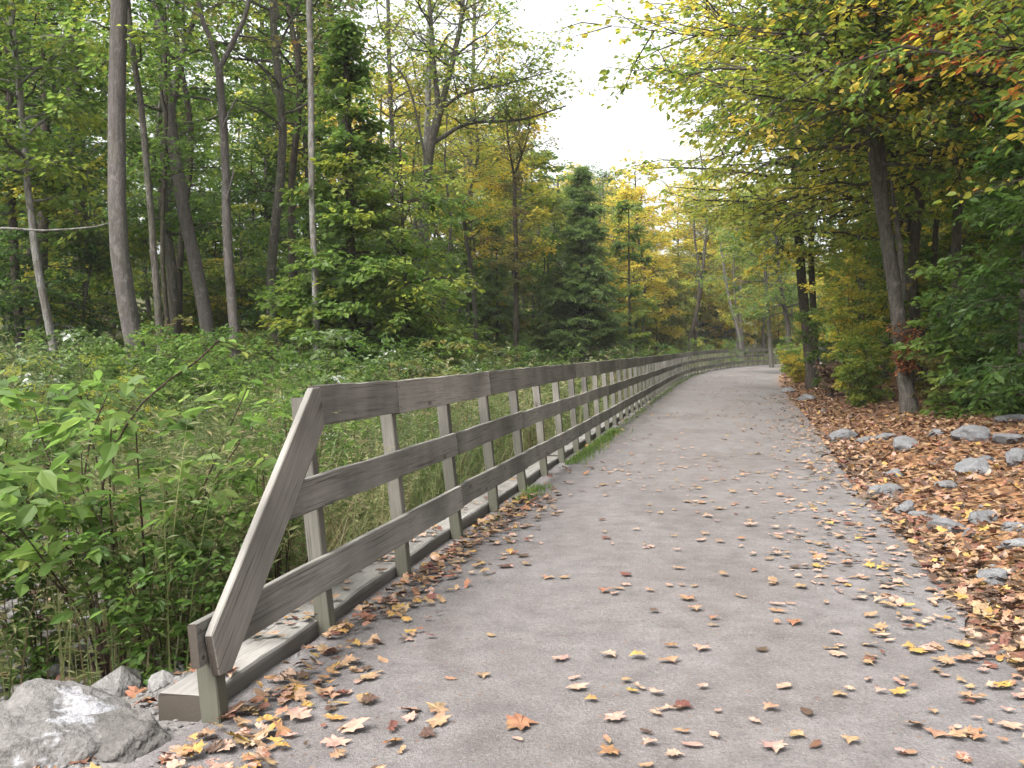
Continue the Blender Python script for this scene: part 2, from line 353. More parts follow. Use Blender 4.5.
def build_path():
    ss = np.concatenate([np.arange(-14, 26, 0.14), np.arange(26, 130, 0.5)]); us = np.linspace(0, 1, 34)
    P, D = along(ss)
    e0 = 0.02 - 0.16 * vnoise(ss, ss * 0, 0.8, 5) - 0.05 * vnoise(ss, ss * 0, 0.23, 6)
    e1 = PW + 0.12 + (vnoise(ss, ss * 0, 1.9, 7) - .5) * 0.5 + (vnoise(ss, ss * 0, 0.35, 8) - .5) * 0.2 + widen(ss)
    U = e0[:, None] + (e1 - e0)[:, None] * us[None]
    X = P[:, 0, None] + D[:, 1, None] * U; Y = P[:, 1, None] - D[:, 0, None] * U
    crown = 0.03 * (1 - ((U - PW / 2) / (PW / 2)) ** 2)
    Z = P[:, 2, None] + 0.004 + np.clip(crown, -0.034, 1) + (vnoise(X, Y, 0.9, 9) - .5) * 0.014
    Z += np.clip((Y - 120) / 120, 0, 1) ** 1.5 * 16
    ny, nx = X.shape; i = (np.arange(ny - 1)[:, None] * nx + np.arange(nx - 1)[None]).ravel()
    mb = MB(); mb.add(np.stack([X, Y, Z], -1).reshape(-1, 3), [np.stack([i, i + 1, i + nx + 1, i + nx], -1)], (U / PW).ravel())
    m, t = nt('packed stone dust'); L = t.links.new
    a = nd(t, 'ShaderNodeAttribute', attribute_name='tint'); ge = t.nodes.new('ShaderNodeNewGeometry'); Pz = ge.outputs['Position']
    n1 = noise(t, Pz, 0.55, 5, 0.6); n2 = noise(t, Pz, 4.5, 5, 0.65); n3 = noise(t, Pz, 55, 4, 0.7); n4 = noise(t, Pz, 160, 2, 0.6)
    vo = nd(t, 'ShaderNodeTexVoronoi', Scale=95.0); L(Pz, vo.inputs['Vector'])
    c = ramp(t, [(0.3, (0.110, 0.1045, 0.105)), (0.5, (0.145, 0.1385, 0.1395)), (0.72, (0.180, 0.1725, 0.174))]); L(n2.outputs[0], c.inputs[0])
    col = mixc(t, maprange(t, n1.outputs[0], 0.35, 0.65), mixc(t, 1.0, c.outputs[0], (0.86, 0.82, 0.80), 'MULTIPLY'), c.outputs[0])
    col = mixc(t, 0.75, col, maprange(t, n3.outputs[0], 0.25, 0.75, 0.60, 1.42), 'MULTIPLY')
    col = mixc(t, 0.6, col, maprange(t, n4.outputs[0], 0.3, 0.7, 0.66, 1.36), 'MULTIPLY')
    sp = t.nodes.new('ShaderNodeSeparateColor'); L(vo.outputs['Color'], sp.inputs[0])
    col = mixc(t, maprange(t, sp.outputs[0], 0.91, 0.95), col, (0.11, 0.10, 0.095))
    col = mixc(t, maprange(t, sp.outputs[1], 0.95, 0.99), col, (0.175, 0.165, 0.16))
    vb = nd(t, 'ShaderNodeTexVoronoi', Scale=21.0); L(Pz, vb.inputs['Vector']); sb = t.nodes.new('ShaderNodeSeparateColor'); L(vb.outputs['Color'], sb.inputs[0])
    bits = math_(t, 'MULTIPLY', maprange(t, sb.outputs[0], 0.86, 0.9), maprange(t, vb.outputs['Distance'], 0.16, 0.26, 1, 0))
    col = mixc(t, math_(t, 'MULTIPLY', bits, 0.75), col, mixc(t, sb.outputs[1], (0.07, 0.04, 0.026), (0.20, 0.12, 0.075)))
    nw = noise(t, mapping(t, Pz, (1.0, .35, 1)), 0.9, 4, 0.6, 0.5)
    col = mixc(t, math_(t, 'MULTIPLY', maprange(t, nw.outputs[0], 0.50, 0.66), 0.6), col, mixc(t, 1.0, col, (0.72, 0.70, 0.68), 'MULTIPLY'))
    # trodden middle strips are a little finer and browner, edges greyer
    wv = maprange(t, math_(t, 'ABSOLUTE', math_(t, 'SUBTRACT', a.outputs['Fac'], 0.52)), 0.05, 0.42)
    col = mixc(t, math_(t, 'MULTIPLY', wv, 0.5), mixc(t, 1.0, col, (1.0, 0.965, 0.945), 'MULTIPLY'), col)
    h = math_(t, 'ADD', math_(t, 'ADD', n3.outputs[0], math_(t, 'MULTIPLY', n4.outputs[0], 0.5)), math_(t, 'MULTIPLY', n2.outputs[0], 1.2))
    finish(t, col, 0.85, h, 0.9, 0.014, 0.25)
    tag(obj('path', mb.mesh('path', True), m), kind='structure')

# ------------------------------------------------------------------ fence
def timber(L, T, W, rng, nseg=8, ch=0.006, wob=0.003, poly=None):
    """board along X, thickness Y, width Z, chamfered edges and slightly uneven; returns a mesh builder"""
    y, z = T / 2, W / 2
    ring = np.array([[-y + ch, -z], [y - ch, -z], [y, -z + ch], [y, z - ch], [y - ch, z], [-y + ch, z], [-y, z - ch], [-y, -z + ch]])
    xs = np.linspace(-L / 2, L / 2, nseg + 1); V = []
    for k, x in enumerate(xs):
        r = ring + rng.normal(0, wob, 2) * [0.6, 1] + rng.normal(0, wob * 0.35, ring.shape)
        V.append(np.column_stack([np.full(8, x) + (rng.normal(0, 0.003, 8) if k in (0, nseg) else 0), r]))
    V = np.concatenate(V); F = []
    for k in range(nseg):
        for j in range(8): F.append([k * 8 + j, k * 8 + (j + 1) % 8, k * 8 + 8 + (j + 1) % 8, k * 8 + 8 + j])
    caps = np.array([list(range(8))[::-1], [nseg * 8 + j for j in range(8)]])
    mb = MB(); mb.add(V, [np.array(F)[:, ::-1], caps[:, ::-1]]); return mb

def frame(o, loc, ax, up):
    x = Vector(ax).normalized(); z = Vector(up); z = (z - x * z.dot(x)).normalized(); y = z.cross(x)
    m = Matrix((x, y, z)).transposed().to_4x4(); m.translation = Vector(loc); o.matrix_local = m

def build_fence():
    rng = np.random.default_rng(5)
    base = np.array([-1.25, 4.25, 0.0])
    f = thing('fence', base, 'weathered grey three-rail wooden fence running along the gravel path', 'fence')
    NP = 78
    s = 0.02 + np.concatenate([[0, 1.36], 1.36 + 1.448 * np.arange(1, NP - 1)]) ; s[0] = 0.03
    P, D = along(s)
    lean = np.interp(s, [0, 1.4, 8, 14, 30, 60], [.085, .105, .10, .065, .04, .03])
    N = np.stack([D[:, 1], -D[:, 0]], -1)                          # towards the path
    U = np.stack([-N[:, 0] * np.sin(lean), -N[:, 1] * np.sin(lean), np.cos(lean)], -1)
    D3 = np.column_stack([D, np.zeros(len(D))]); N3 = np.cross(D3, U)
    T = 0.09
    def pt(i, h, off): return P[i] + U[i] * h + N3[i] * off - base
    for i in range(NP):
        top = 1.345 if i else 0.33
        L = top + 0.25
        o = obj('post', timber(L, T + rng.normal(0, .002), T, rng, 6, .006, .002), M['post'], f)
        jit = rng.normal(0, .006, 2)
        up = U[i] + D3[i] * jit[0]
        frame(o, pt(i, top - L / 2, -T / 2), up, N3[i])
    RT = 0.04
    for h, W, start in ((1.275, .235, 1.36 + .02), (.81, .185, .80), (.355, .185, -.13)):
        i0 = 1; k = 0
        cuts = [1] + list(range(2 if h > 1 else 3, NP - 1, 2)) + [NP - 1]
        cuts = sorted(set(cuts))
        for a, b in zip(cuts[:-1], cuts[1:]):
            A = pt(a, h + rng.normal(0, .006), RT / 2 + .002); B = pt(b, h + rng.normal(0, .006), RT / 2 + .002)
            if a == 1: A = A + (B - A) / np.linalg.norm(B - A) * (start - s[1])
            g = rng.uniform(.002, .005); d = (B - A) / np.linalg.norm(B - A); A = A + d * g; B = B - d * g
            o = obj('rail', timber(np.linalg.norm(B - A), RT + rng.normal(0, .001), W + rng.normal(0, .003), rng, 8, .005, .0025), M['rail'], f)
            frame(o, (A + B) / 2, B - A, U[a] + U[b])
            for e, sx in ((-1, 1), (1, -1)):
                for zz in (-.3, .3):
                    cx = e * (np.linalg.norm(B - A) / 2 - .03); ang = np.arange(6) * math.pi / 3
                    V = [[cx + .010 * math.cos(q), -RT / 2 - .005, zz * W + .010 * math.sin(q)] for q in ang]
                    if P[a][1] < 11:
                        nl = MB(); nl.add(V, [[list(range(6))]]); obj('nail', nl, M['nail'], o)
    # raking end board, cut plumb at both ends, nailed over the others
    poly = [(-.115, .40), (-.085, .215), (.035, .205), (1.415, 1.165), (1.405, 1.392), (1.29, 1.392)]
    y0, y1 = RT + .005, RT * 2 + .003
    out = np.array([[p, y, h] for y in (y0, y1) for p, h in poly]); n = len(poly)
    # local frame: x along, y towards the path, z up the lean
    F = [[list(range(n))], [[n + k for k in range(n)][::-1]]]
    sides = [[k, n + k, n + (k + 1) % n, (k + 1) % n] for k in range(n)]
    import bmesh
    bm = bmesh.new(); vs = [bm.verts.new(v) for v in out]
    for fc in [F[0][0], F[1][0]] + sides: bm.faces.new([vs[k] for k in fc])
    bmesh.ops.recalc_face_normals(bm, faces=bm.faces)
    bmesh.ops.bevel(bm, geom=list(bm.edges), offset=.005, segments=1, affect='EDGES')
    ang = math.atan2(1.0, 1.4); ca, sa = math.cos(ang), math.sin(ang)
    c0 = np.array([.65, .06, .8])
    ve = [v for v in bm.verts]
    for v in ve:                                            # local X along the board for the grain
        d = np.array(v.co) - c0; v.co = (d[0] * ca + d[2] * sa, d[1], -d[0] * sa + d[2] * ca)
    me = bpy.data.meshes.new('brace'); bm.to_mesh(me); bm.free()
    o = obj('brace', me, M['rail'], f)
    i = 0
    Uf = (U[0] + U[1]) / 2; A0 = P[0]; ax = (P[1] - P[0]); ax /= np.linalg.norm(ax)
    yv = np.cross(ax, Uf); yv /= np.linalg.norm(yv); zv = np.cross(yv, ax) * -1 if np.cross(yv, ax)[2] < 0 else np.cross(yv, ax)
    m = Matrix((Vector(ax * ca + zv * sa), Vector(yv), Vector(-ax * sa + zv * ca))).transposed().to_4x4()
    org = A0 + ax * c0[0] + yv * (c0[1] - RT + .0) + zv * c0[2] - base
    m.translation = Vector(org); o.matrix_local = m
    # sill timbers lie on the ground behind the posts
    cuts = np.concatenate([[.06], np.arange(2.9, 112, 3.66)])
    for a, b in zip(cuts[:-1], cuts[1:]):
        (A,), (da,) = along(a); (B,), (db,) = along(b)
        na = np.array([da[1], -da[0], 0]); nb = np.array([db[1], -db[0], 0]); off = -(T + .012 + .115)
        A = A + na * off - base; B = B + nb * off - base; A[2] += .012 + rng.normal(0, .003); B[2] += .012 + rng.normal(0, .003)
        d = (B - A) / np.linalg.norm(B - A); A = A + d * .004; B = B - d * .004
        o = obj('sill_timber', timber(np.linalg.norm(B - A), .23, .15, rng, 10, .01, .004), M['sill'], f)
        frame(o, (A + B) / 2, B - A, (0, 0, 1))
m_, t_ = nt('rusty nail'); finish(t_, (0.05, 0.035, 0.03), 0.7); M['nail'] = m_

# ------------------------------------------------------------------ plants
QUAD = (np.array([[0, 0, 0], [.5, .34, .06], [1, 0, -.10], [.45, -.34, .06]]), [np.array([[0, 1, 2, 3]])])
OVATE = (np.array([[0, 0, 0], [.22, .24, .05], [.6, .26, .05], [1, 0, -.12], [.6, -.26, .05], [.22, -.24, .05]]), [np.array([[0, 1, 2, 3], [0, 3, 4, 5]])])
LANCE = (np.array([[0, 0, 0], [.45, .11, .03], [1, 0, -.15], [.45, -.11, .03]]), [np.array([[0, 1, 2, 3]])])
NEEDLE = (np.array([[0, .0, 0], [.5, .13, .0], [1, 0, -.12], [.5, -.13, .0]]), [np.array([[0, 1, 2, 3]])])
_ma = [(0, 0), (.06, .16), (.02, .42), (.24, .34), (.34, .62), (.50, .36), (.60, .40), (.66, .16), (1, 0)]
_mv = np.array([[x, y, .03 + .10 * abs(y)] for x, y in _ma] + [[x, -y, .03 + .10 * abs(y)] for x, y in _ma[-2:0:-1]] + [[.4, 0, 0]])
_mv[8, 2] = -.1
MAPLE = (_mv, [np.array([[k, (k + 1) % 16, 16] for k in range(16)])])
OAK = [(0, 0), (.12, .05), (.22, .20), (.32, .10), (.45, .27), (.55, .12), (.68, .26), (.78, .12), (.9, .14), (1, 0)]
_ov = np.array([[x, y, .12 * abs(y)] for x, y in OAK] + [[x, -y, .12 * abs(y)] for x, y in OAK[-2:0:-1]] + [[.5, 0, 0]])
_la = [(0, 0), (.1, .10), (.28, .21), (.5, .24), (.72, .17), (.88, .07), (1, 0)]
_lv = np.array([[x, y, .10 * abs(y)] for x, y in _la] + [[x, -y, .10 * abs(y)] for x, y in _la[-2:0:-1]] + [[.5, 0, 0]])
OVAL = (_lv, [np.array([[k, (k + 1) % 12, 12] for k in range(12)])])
OAKT = (_ov, [np.array([[k, (k + 1) % 18, 18] for k in range(18)])])

def leaves(mb, pos, d, nrm, size, tpl, tint):
    V, F = tpl; k = len(V); n = len(pos)
    if n == 0: return
    d = unit(d); w = unit(np.cross(nrm, d)); nn = np.cross(d, w)
    W = pos[:, None] + size[:, None, None] * (V[None, :, 0, None] * d[:, None] + V[None, :, 1, None] * w[:, None] + V[None, :, 2, None] * nn[:, None])
    base = (np.arange(n) * k)[:, None, None]
    mb.add(W.reshape(-1, 3), [(f[None] + base).reshape(-1, f.shape[1]) for f in F], np.repeat(tint, k))

def tubes(mb, paths, rad, sides):
    """batch of tubes; paths (B,n,3), rad (B,n)"""
    B, n, _ = paths.shape
    t = np.gradient(paths, axis=1); t = unit(t)
    mean = unit(paths[:, -1] - paths[:, 0])
    ref = np.where(np.abs(mean[:, 2:3]) > .75, np.array([[1., 0, 0]]), np.array([[0, 0, 1.]]))[:, None]
    a = unit(np.cross(t, np.broadcast_to(ref, t.shape))); b = np.cross(t, a)
    ang = np.arange(sides) / sides * 2 * math.pi
    V = paths[:, :, None] + rad[:, :, None, None] * (np.cos(ang)[None, None, :, None] * a[:, :, None] + np.sin(ang)[None, None, :, None] * b[:, :, None])
    idx = np.arange(B * n * sides).reshape(B, n, sides); nx = np.roll(idx, -1, axis=2)
    F = np.stack([idx[:, :-1], nx[:, :-1], nx[:, 1:], idx[:, 1:]], -1).reshape(-1, 4)
    mb.add(V.reshape(-1, 3), [F])

def resample(P, n):
    P = catmull(P, 8) if len(P) > 2 else np.asarray(P, float)
    c = np.concatenate([[0], np.cumsum(np.linalg.norm(np.diff(P, axis=0), axis=1))]); q = np.linspace(0, c[-1], n)
    return np.stack([np.interp(q, c, P[:, k]) for k in range(3)], -1)

def trunk_tube(mb, P, r0, r1, rng, sides=10, flare=.5, n=18, wob=.02):
    P = resample(P, n); t = np.linspace(0, 1, n)
    r = r0 + (r1 - r0) * t
    h = np.linalg.norm(P - P[0], axis=1); r = r * (1 + flare * np.exp(-h / (r0 * 2.2)))
    P[1:-1, :2] += rng.normal(0, wob, (n - 2, 2)) * r0 * 3
    tubes(mb, P[None], r[None], sides)
    return P, r

def branch_out(rng, tp, tr, sp, wood, crown, bias=None):
    """limbs, twigs and leaves for a trunk polyline tp with radii tr; sp = species settings"""
    n = sp['nl']; c = np.linspace(0, 1, len(tp))
    ti = np.sort(sp['cb'] + (1 - sp['cb']) * rng.random(n) ** sp.get('tpow', 1.0)); ti[-1] = .985
    az = np.arange(n) * 2.4 + rng.uniform(0, 6.28) + rng.normal(0, .5, n)
    org = np.stack([np.interp(ti, c, tp[:, k]) for k in range(3)], -1); r_at = np.interp(ti, c, tr)
    q = (ti - sp['cb']) / (1 - sp['cb'])
    pr = sp.get('prof', 'oval')
    if pr == 'cone': L = (1 - q) ** sp.get('ce', .95) * .98 + .02
    elif pr == 'top': L = .45 + .55 * np.sin(np.clip(q, 0, 1) * math.pi) ** .7
    else: L = (.35 + .65 * np.sin((q * .8 + .12) * math.pi)) 
    L = sp['ll'] * L * rng.uniform(.65, 1.15, n)
    el = R(sp['up']) * (.5 + .9 * q) + rng.normal(0, .16, n) if pr != 'cone' else R(sp['up']) + q * .5 + rng.normal(0, .1, n)
    d = np.stack([np.cos(az) * np.cos(el), np.sin(az) * np.cos(el), np.sin(el)], -1)
    if bias is not None:
        d[:, :2] += np.asarray(bias)[None]; d = unit(d)
    m = 7; u = np.linspace(0, 1, m)
    P = org[:, None] + d[:, None] * (L[:, None] * u[None])[..., None]
    P[..., 2] += (sp.get('droop', -.15) * L)[:, None] * u[None] ** 2
    kink = np.cumsum(rng.normal(0, .035, (n, m, 3)), axis=1); kink -= kink[:, :1]; P = P + kink * L[:, None, None]
    rl = np.minimum(r_at * .5, .012 + L * .016)
    tubes(wood, P, rl[:, None] * (1 - .85 * u)[None], sp.get('ls', 5))
    # secondary twigs
    k = sp['tw']; T = n * k
    li = np.repeat(np.arange(n), k); tv = np.clip(np.tile((np.arange(k) + .5) / k, n) * .82 + .2 + rng.normal(0, .05, T), .12, 1)
    if sp.get('bare'): pass
    fi = tv * (m - 1); i0 = np.minimum(fi.astype(int), m - 2); fr = (fi - i0)[:, None]
    o2 = P[li, i0] * (1 - fr) + P[li, i0 + 1] * fr; ld = unit(P[li, i0 + 1] - P[li, i0])
    side = np.where(np.arange(T) % 2 == 0, 1, -1) * rng.uniform(.5, 1.25, T)
    hz = unit(np.stack([-ld[:, 1], ld[:, 0], np.zeros(T)], -1))
    d2 = unit(ld * np.cos(side)[:, None] + hz * np.sin(side)[:, None] + np.stack([np.zeros(T), np.zeros(T), rng.normal(sp.get('tz', .05), .28, T)], -1))
    L2 = L[li] * sp.get('tl', .42) * (1.15 - .6 * tv) * rng.uniform(.6, 1.3, T) + .12
    m2 = 4; u2 = np.linspace(0, 1, m2)
    P2 = o2[:, None] + d2[:, None] * (L2[:, None] * u2[None])[..., None]
    P2[..., 2] += (sp.get('tdroop', -.18) * L2)[:, None] * u2[None] ** 2
    P2 += np.cumsum(rng.normal(0, .04, (T, m2, 3)), axis=1) * L2[:, None, None] * (u2 > 0)[None, :, None]
    tubes(wood, P2, (np.minimum(.005 + L2 * .008, rl[li] * .6))[:, None] * (1 - .8 * u2)[None], 3)
    # leaves
    cnt = np.maximum(1, (sp['lpt'] * (L2 / L2.mean()) ** 1.1 * rng.uniform(.45, 1.4, T))).astype(int)
    if sp.get('gap'): cnt = np.where(rng.random(T) < sp['gap'], cnt // 6, cnt)
    wi = np.repeat(np.arange(T), cnt); N = len(wi)
    v = rng.random(N) ** .8; fi = v * (m2 - 1); i0 = np.minimum(fi.astype(int), m2 - 2); fr = (fi - i0)[:, None]
    p = P2[wi, i0] * (1 - fr) + P2[wi, i0 + 1] * fr
    td = d2[wi]; hz = unit(np.stack([-td[:, 1], td[:, 0], np.zeros(N)], -1))
    sd = rng.choice([-1., 1.], N) * rng.uniform(.3, 1.3, N)
    dd = td * np.cos(sd)[:, None] + hz * np.sin(sd)[:, None] + np.stack([np.zeros(N), np.zeros(N), rng.normal(sp.get('ldroop', -.35), .25, N)], -1)
    size = sp['leaf'] * rng.uniform(.6, 1.25, N)
    p = p + rng.normal(0, sp.get('jit', .07), (N, 3)) * np.array([1, 1, .6]) + hz * (np.sin(sd) * sp.get('spread', .05))[:, None]
    nr = np.stack([np.zeros(N), np.zeros(N), np.ones(N)], -1) + rng.normal(0, sp.get('tilt', .45), (N, 3))
    lt = rng.normal(0, .13, n)[li][wi] + rng.normal(0, .10, T)[wi] + rng.normal(0, .09, N) + .45 + sp.get('tsh', 0)
    lt = lt + sp.get('edge', .10) * (tv[wi] - .5) * 2
    leaves(crown, p, dd, nr, size, sp['tpl'], np.clip(lt, .01, .99))

def tree(name, label, cat, base, tpts, r0, r1, sp, leafm, barkm, seed, group=None, forks=(), bias=None, flare=.5, sides=10, rz=0):
    """tpts: trunk points relative to base. forks: extra stems (points, r0, r1)"""
    rng = np.random.default_rng(seed)
    t = thing(name, base, label, cat, group, rz)
    wood, crown = MB(), MB()
    tp, tr = trunk_tube(wood, tpts, r0, r1, rng, sides, flare)
    if sp: branch_out(rng, tp, tr, sp, wood, crown, bias)
    for pts, fa, fb, fs in forks:
        fp, frr = trunk_tube(wood, pts, fa, fb, rng, max(5, sides - 2), 0.0, 12, .03)
        if fs: branch_out(rng, fp, frr, fs, wood, crown, bias)
    obj('trunk', wood.mesh('trunk', True), barkm, t)
    if crown.n: obj('crown', crown.mesh('crown'), leafm, t)
    return t

SP = {
 'maple':  dict(gap=.18, cb=.32, nl=36, ll=3.6, up=22, tw=10, lpt=24, leaf=.19, tpl=QUAD, jit=.16, droop=-.05),
 'tall':   dict(gap=.2, cb=.45, nl=32, ll=3.3, up=30, tw=10, lpt=22, leaf=.20, tpl=QUAD, jit=.18, droop=-.05),
 'under':  dict(cb=.14, nl=28, ll=2.4, up=10, tw=9, lpt=20, leaf=.16, tpl=QUAD, jit=.08, droop=-.10, tilt=.35, tz=.0),
 'sparse': dict(cb=.42, nl=22, ll=3.6, up=38, tw=8, lpt=7, leaf=.17, tpl=QUAD, jit=.2, droop=.02, gap=.35),
 'high':   dict(cb=.66, nl=20, ll=3.0, up=35, tw=8, lpt=13, leaf=.17, tpl=QUAD, jit=.18, gap=.15),
 'hem':    dict(cb=.06, nl=84, ll=2.4, up=4, tw=12, lpt=30, leaf=.24, tpl=NEEDLE, jit=.05, droop=-.18, prof='cone', tilt=.3, tz=-.05, ldroop=-.3, gap=.1),
 'near':   dict(cb=.22, nl=40, ll=3.6, up=14, tw=11, lpt=20, leaf=.125, tpl=OVATE, jit=.09, droop=-.06, tilt=.5),
 'sap':    dict(cb=.08, nl=30, ll=1.7, up=16, tw=8, lpt=14, leaf=.13, tpl=OVATE, jit=.06, droop=-.1, tilt=.45),
 'bare':   dict(cb=.35, nl=12, ll=2.2, up=40, tw=5, lpt=2, leaf=.13, tpl=QUAD, jit=.1, gap=.5),
}
def spv(k, **kw): d = dict(SP[k]); d.update(kw); return d
def straight(h, lean=(0, 0), rng=None, n=6):
    z = np.linspace(0, h, n); P = np.stack([lean[0] * z, lean[1] * z, z], -1)
    if rng is not None: P[1:-1, :2] += rng.normal(0, .018 * h, (n - 2, 2))
    P[0, 2] = -.3
    return P

def px_trunk(pxs, d, bz):
    """trunk measured in the photograph: list of (x, y) from base up, d metres away"""
    Q = np.array([at(x, y, d) for x, y in pxs]); base = np.array([Q[0, 0], d, bz])
    P = Q - base; P = np.vstack([[P[0, 0], 0, -.3], P]) if P[0, 2] > .3 else P
    if P[0, 2] > -.2: P[0, 2] = -.3
    return base, P

def hero_trees():
    rng = np.random.default_rng(77)
    def hero(px, d, name, label, cat, r0, r1, sp, lm, bm, seed, top=None, forks=(), bias=None, flare=.4, group=None, wig=.0):
        x = (px[0][0] - 512) / 1000 * d; bz = gz(x, d)
        base, P = px_trunk(px, d, bz)
        if top is not None:
            k = P[-1] - P[-2]; k = k / max(k[2], .1); P = np.vstack([P, P[-1] + k * .6 * top * np.array([1, 1, 0]) + np.array([0, 0, top])])
        rr = np.random.default_rng(seed); P[1:-1, 1] += rr.normal(0, .12, len(P) - 2)
        fk = [(np.array([at(*q, d) for q in pts]) - base, a, b, s) for pts, a, b, s in forks]
        return tree(name, label, cat, base, P, r0, r1, sp, M[lm], M[bm], seed, group, fk, bias, flare)
    # ---- left bank
    hero([(137, 350), (124, 250), (119, 140), (122, 0)], 21, 'tree', 'thick smooth grey trunk standing clear before the dark wood, leafless to the top', 'tree', .20, .14, spv('high', cb=.72, nl=16), 'green', 'greyb', 101, top=8)
    hero([(160, 362), (151, 250), (142, 100), (136, 30)], 22, 'tree', 'thin brown trunk just beside the thick smooth grey trunk', 'tree', .085, .05, spv('high', cb=.55, ll=2.0, nl=14), 'turn', 'bark', 102, top=5)
    hero([(168, 350), (166, 250), (168, 120)], 25, 'tree', 'straight dark pole of a young tree behind the thin brown trunk', 'tree', .07, .03, spv('high', cb=.5, ll=1.6, nl=14), 'green', 'darkb', 103, top=3)
    hero([(207, 325), (188, 230), (172, 110), (162, 0)], 27, 'tree', 'pale mottled trunk tilting over, between thin brown trunk and forked grey tree', 'tree', .19, .13, spv('high', cb=.7, nl=18), 'turn', 'greyb', 104, top=7)
    hero([(236, 362), (228, 260), (224, 150), (222, 70)], 23, 'tree', 'grey tree forking into a bare Y of limbs near the top of the wood', 'tree', .125, .085, None, 'olive', 'greyb', 105,
         forks=[([(222, 75), (214, 45), (203, 10), (196, -60)], .07, .03, spv('sparse', nl=9, cb=.2, ll=2.0)), ([(222, 72), (236, 45), (252, 8), (262, -70)], .07, .03, spv('sparse', nl=9, cb=.2, ll=2.0)),
                ([(225, 130), (234, 110), (240, 100)], .03, .015, None), ([(228, 200), (234, 180), (236, 168)], .03, .015, None)])
    hero([(316, 345), (313, 200), (312, 60), (312, -30)], 23.5, 'birch_tree', 'straight white-barked trunk rising the full height of the wood', 'tree', .08, .065, spv('high', cb=.75, nl=14), 'turn', 'paleb', 106, top=6)
    hero([(52, 345), (44, 270), (32, 200), (22, 120)], 24, 'tree', 'slender tree with a white mottled patch on its mid trunk, yellowing crown', 'tree', .10, .06, spv('maple', cb=.35, ll=2.6, tsh=-.12), 'turn', 'paleb', 107, top=6)
    hero([(14, 340), (14, 200), (10, 60)], 28, 'tree', 'dark upright trunk half lost in leaves beside the slender mottled tree', 'tree', .13, .09, spv('maple', cb=.3, ll=3), 'green', 'darkb', 108, top=6)
    hero([(82, 345), (80, 180), (78, 30)], 34, 'tree', 'dark-leaved tree with a heavy brown trunk filling the gap beside the grey trunk', 'tree', .26, .2, spv('maple', cb=.25, ll=3.6, lpt=20), 'deep', 'darkb', 109, top=8)
    hero([(352, 340), (351, 200), (347, 75)], 24.5, 'maple_tree', 'dense layered green maple rising as a column beside the white-barked trunk', 'tree', .15, .06, spv('near', cb=.05, nl=84, ll=2.75, tw=11, lpt=24, leaf=.17, tpl=QUAD, prof='cone', up=8, droop=-.14, tsh=-.15, edge=.2), 'turn', 'darkb', 110, top=1.3)
    hero([(408, 340), (405, 260), (402, 190)], 25, 'maple_tree', 'low green maple with orange-yellow tips, spreading by the rail fence', 'tree', .09, .03, spv('under', nl=34, ll=2.2, lpt=19, leaf=.15, tsh=.1), 'turn', 'darkb', 111, top=1.0)
    hero([(427, 330), (424, 250), (429, 160), (441, 110)], 40, 'sycamore_tree', 'tall half-bare sycamore with pale limbs reaching out against the white sky', 'tree', .26, .17, None, 'turn', 'bark', 112,
         forks=[([(441, 112), (452, 70), (462, 20), (470, -60)], .13, .05, spv('sparse', nl=16, cb=.15, ll=3.8, lpt=26)), ([(440, 115), (434, 60), (430, 0), (428, -50)], .11, .05, spv('sparse', nl=14, cb=.2, ll=3.6, lpt=26)),
                ([(433, 145), (470, 125), (520, 122), (566, 108)], .09, .03, spv('sparse', nl=20, cb=.2, ll=2.6, lpt=15, leaf=.19)), ([(441, 112), (465, 96), (500, 88), (552, 74)], .08, .02, spv('sparse', nl=22, cb=.15, ll=3.0, lpt=15, leaf=.19)),
                ([(430, 180), (410, 90), (386, 60)], .06, .03, spv('sparse', nl=8, cb=.4, ll=2.0))])
    hero([(425, 330), (426, 200), (430, 60)], 44, 'tree', 'chalk-white trunk close behind the half-bare sycamore', 'tree', .17, .11, spv('sparse', cb=.55, ll=3), 'olive', 'paleb', 113, top=6)
    hero([(468, 340), (470, 200), (474, 60)], 60, 'tree', 'tall thin pale-leaved tree far behind, between sycamore and ivy-wrapped tree', 'tree', .17, .09, spv('sparse', cb=.45, nl=30, ll=4.0, lpt=14, leaf=.26, gap=.15), 'yellow', 'bark', 121, top=5)
    hero([(392, 340), (394, 200), (390, 40)], 52, 'tree', 'tall thin yellowish tree between the layered green maple and the sycamore', 'tree', .16, .09, spv('sparse', cb=.4, nl=30, ll=3.8, lpt=14, leaf=.24, gap=.15), 'yellow', 'greyb', 122, top=5)
    hero([(516, 345), (516, 250), (514, 175)], 46, 'tree', 'ivy-wrapped forked tree with a thin crown beside the sycamore', 'tree', .15, .085, None, 'olive', 'darkb', 114,
         forks=[([(514, 177), (508, 140), (506, 100)], .055, .03, spv('sparse', nl=12, cb=.15, ll=2.2, lpt=13)), ([(514, 177), (527, 140), (530, 115)], .055, .03, spv('sparse', nl=12, cb=.15, ll=2.2, lpt=13)),
                ([(516, 300), (516, 240), (514, 178)], .10, .06, spv('under', nl=20, cb=.02, ll=1.3, lpt=12, leaf=.15))])
    hero([(581, 348), (581, 270), (581, 184)], 58, 'conifer_tree', 'dark green cone-shaped evergreen standing alone at the open wood edge', 'tree', .16, .02, spv('hem', nl=160, ll=3.2, lpt=34, leaf=.25, tw=14, gap=.05, up=10, ce=.75), 'hemlock', 'darkb', 115, top=.9)
    hero([(497, 345), (497, 280), (496, 225)], 52, 'conifer_tree', 'small blue-green evergreen between ivy-wrapped tree and sycamore', 'tree', .12, .02, spv('hem', nl=60, ll=2.0, leaf=.26), 'hemlock', 'darkb', 116)
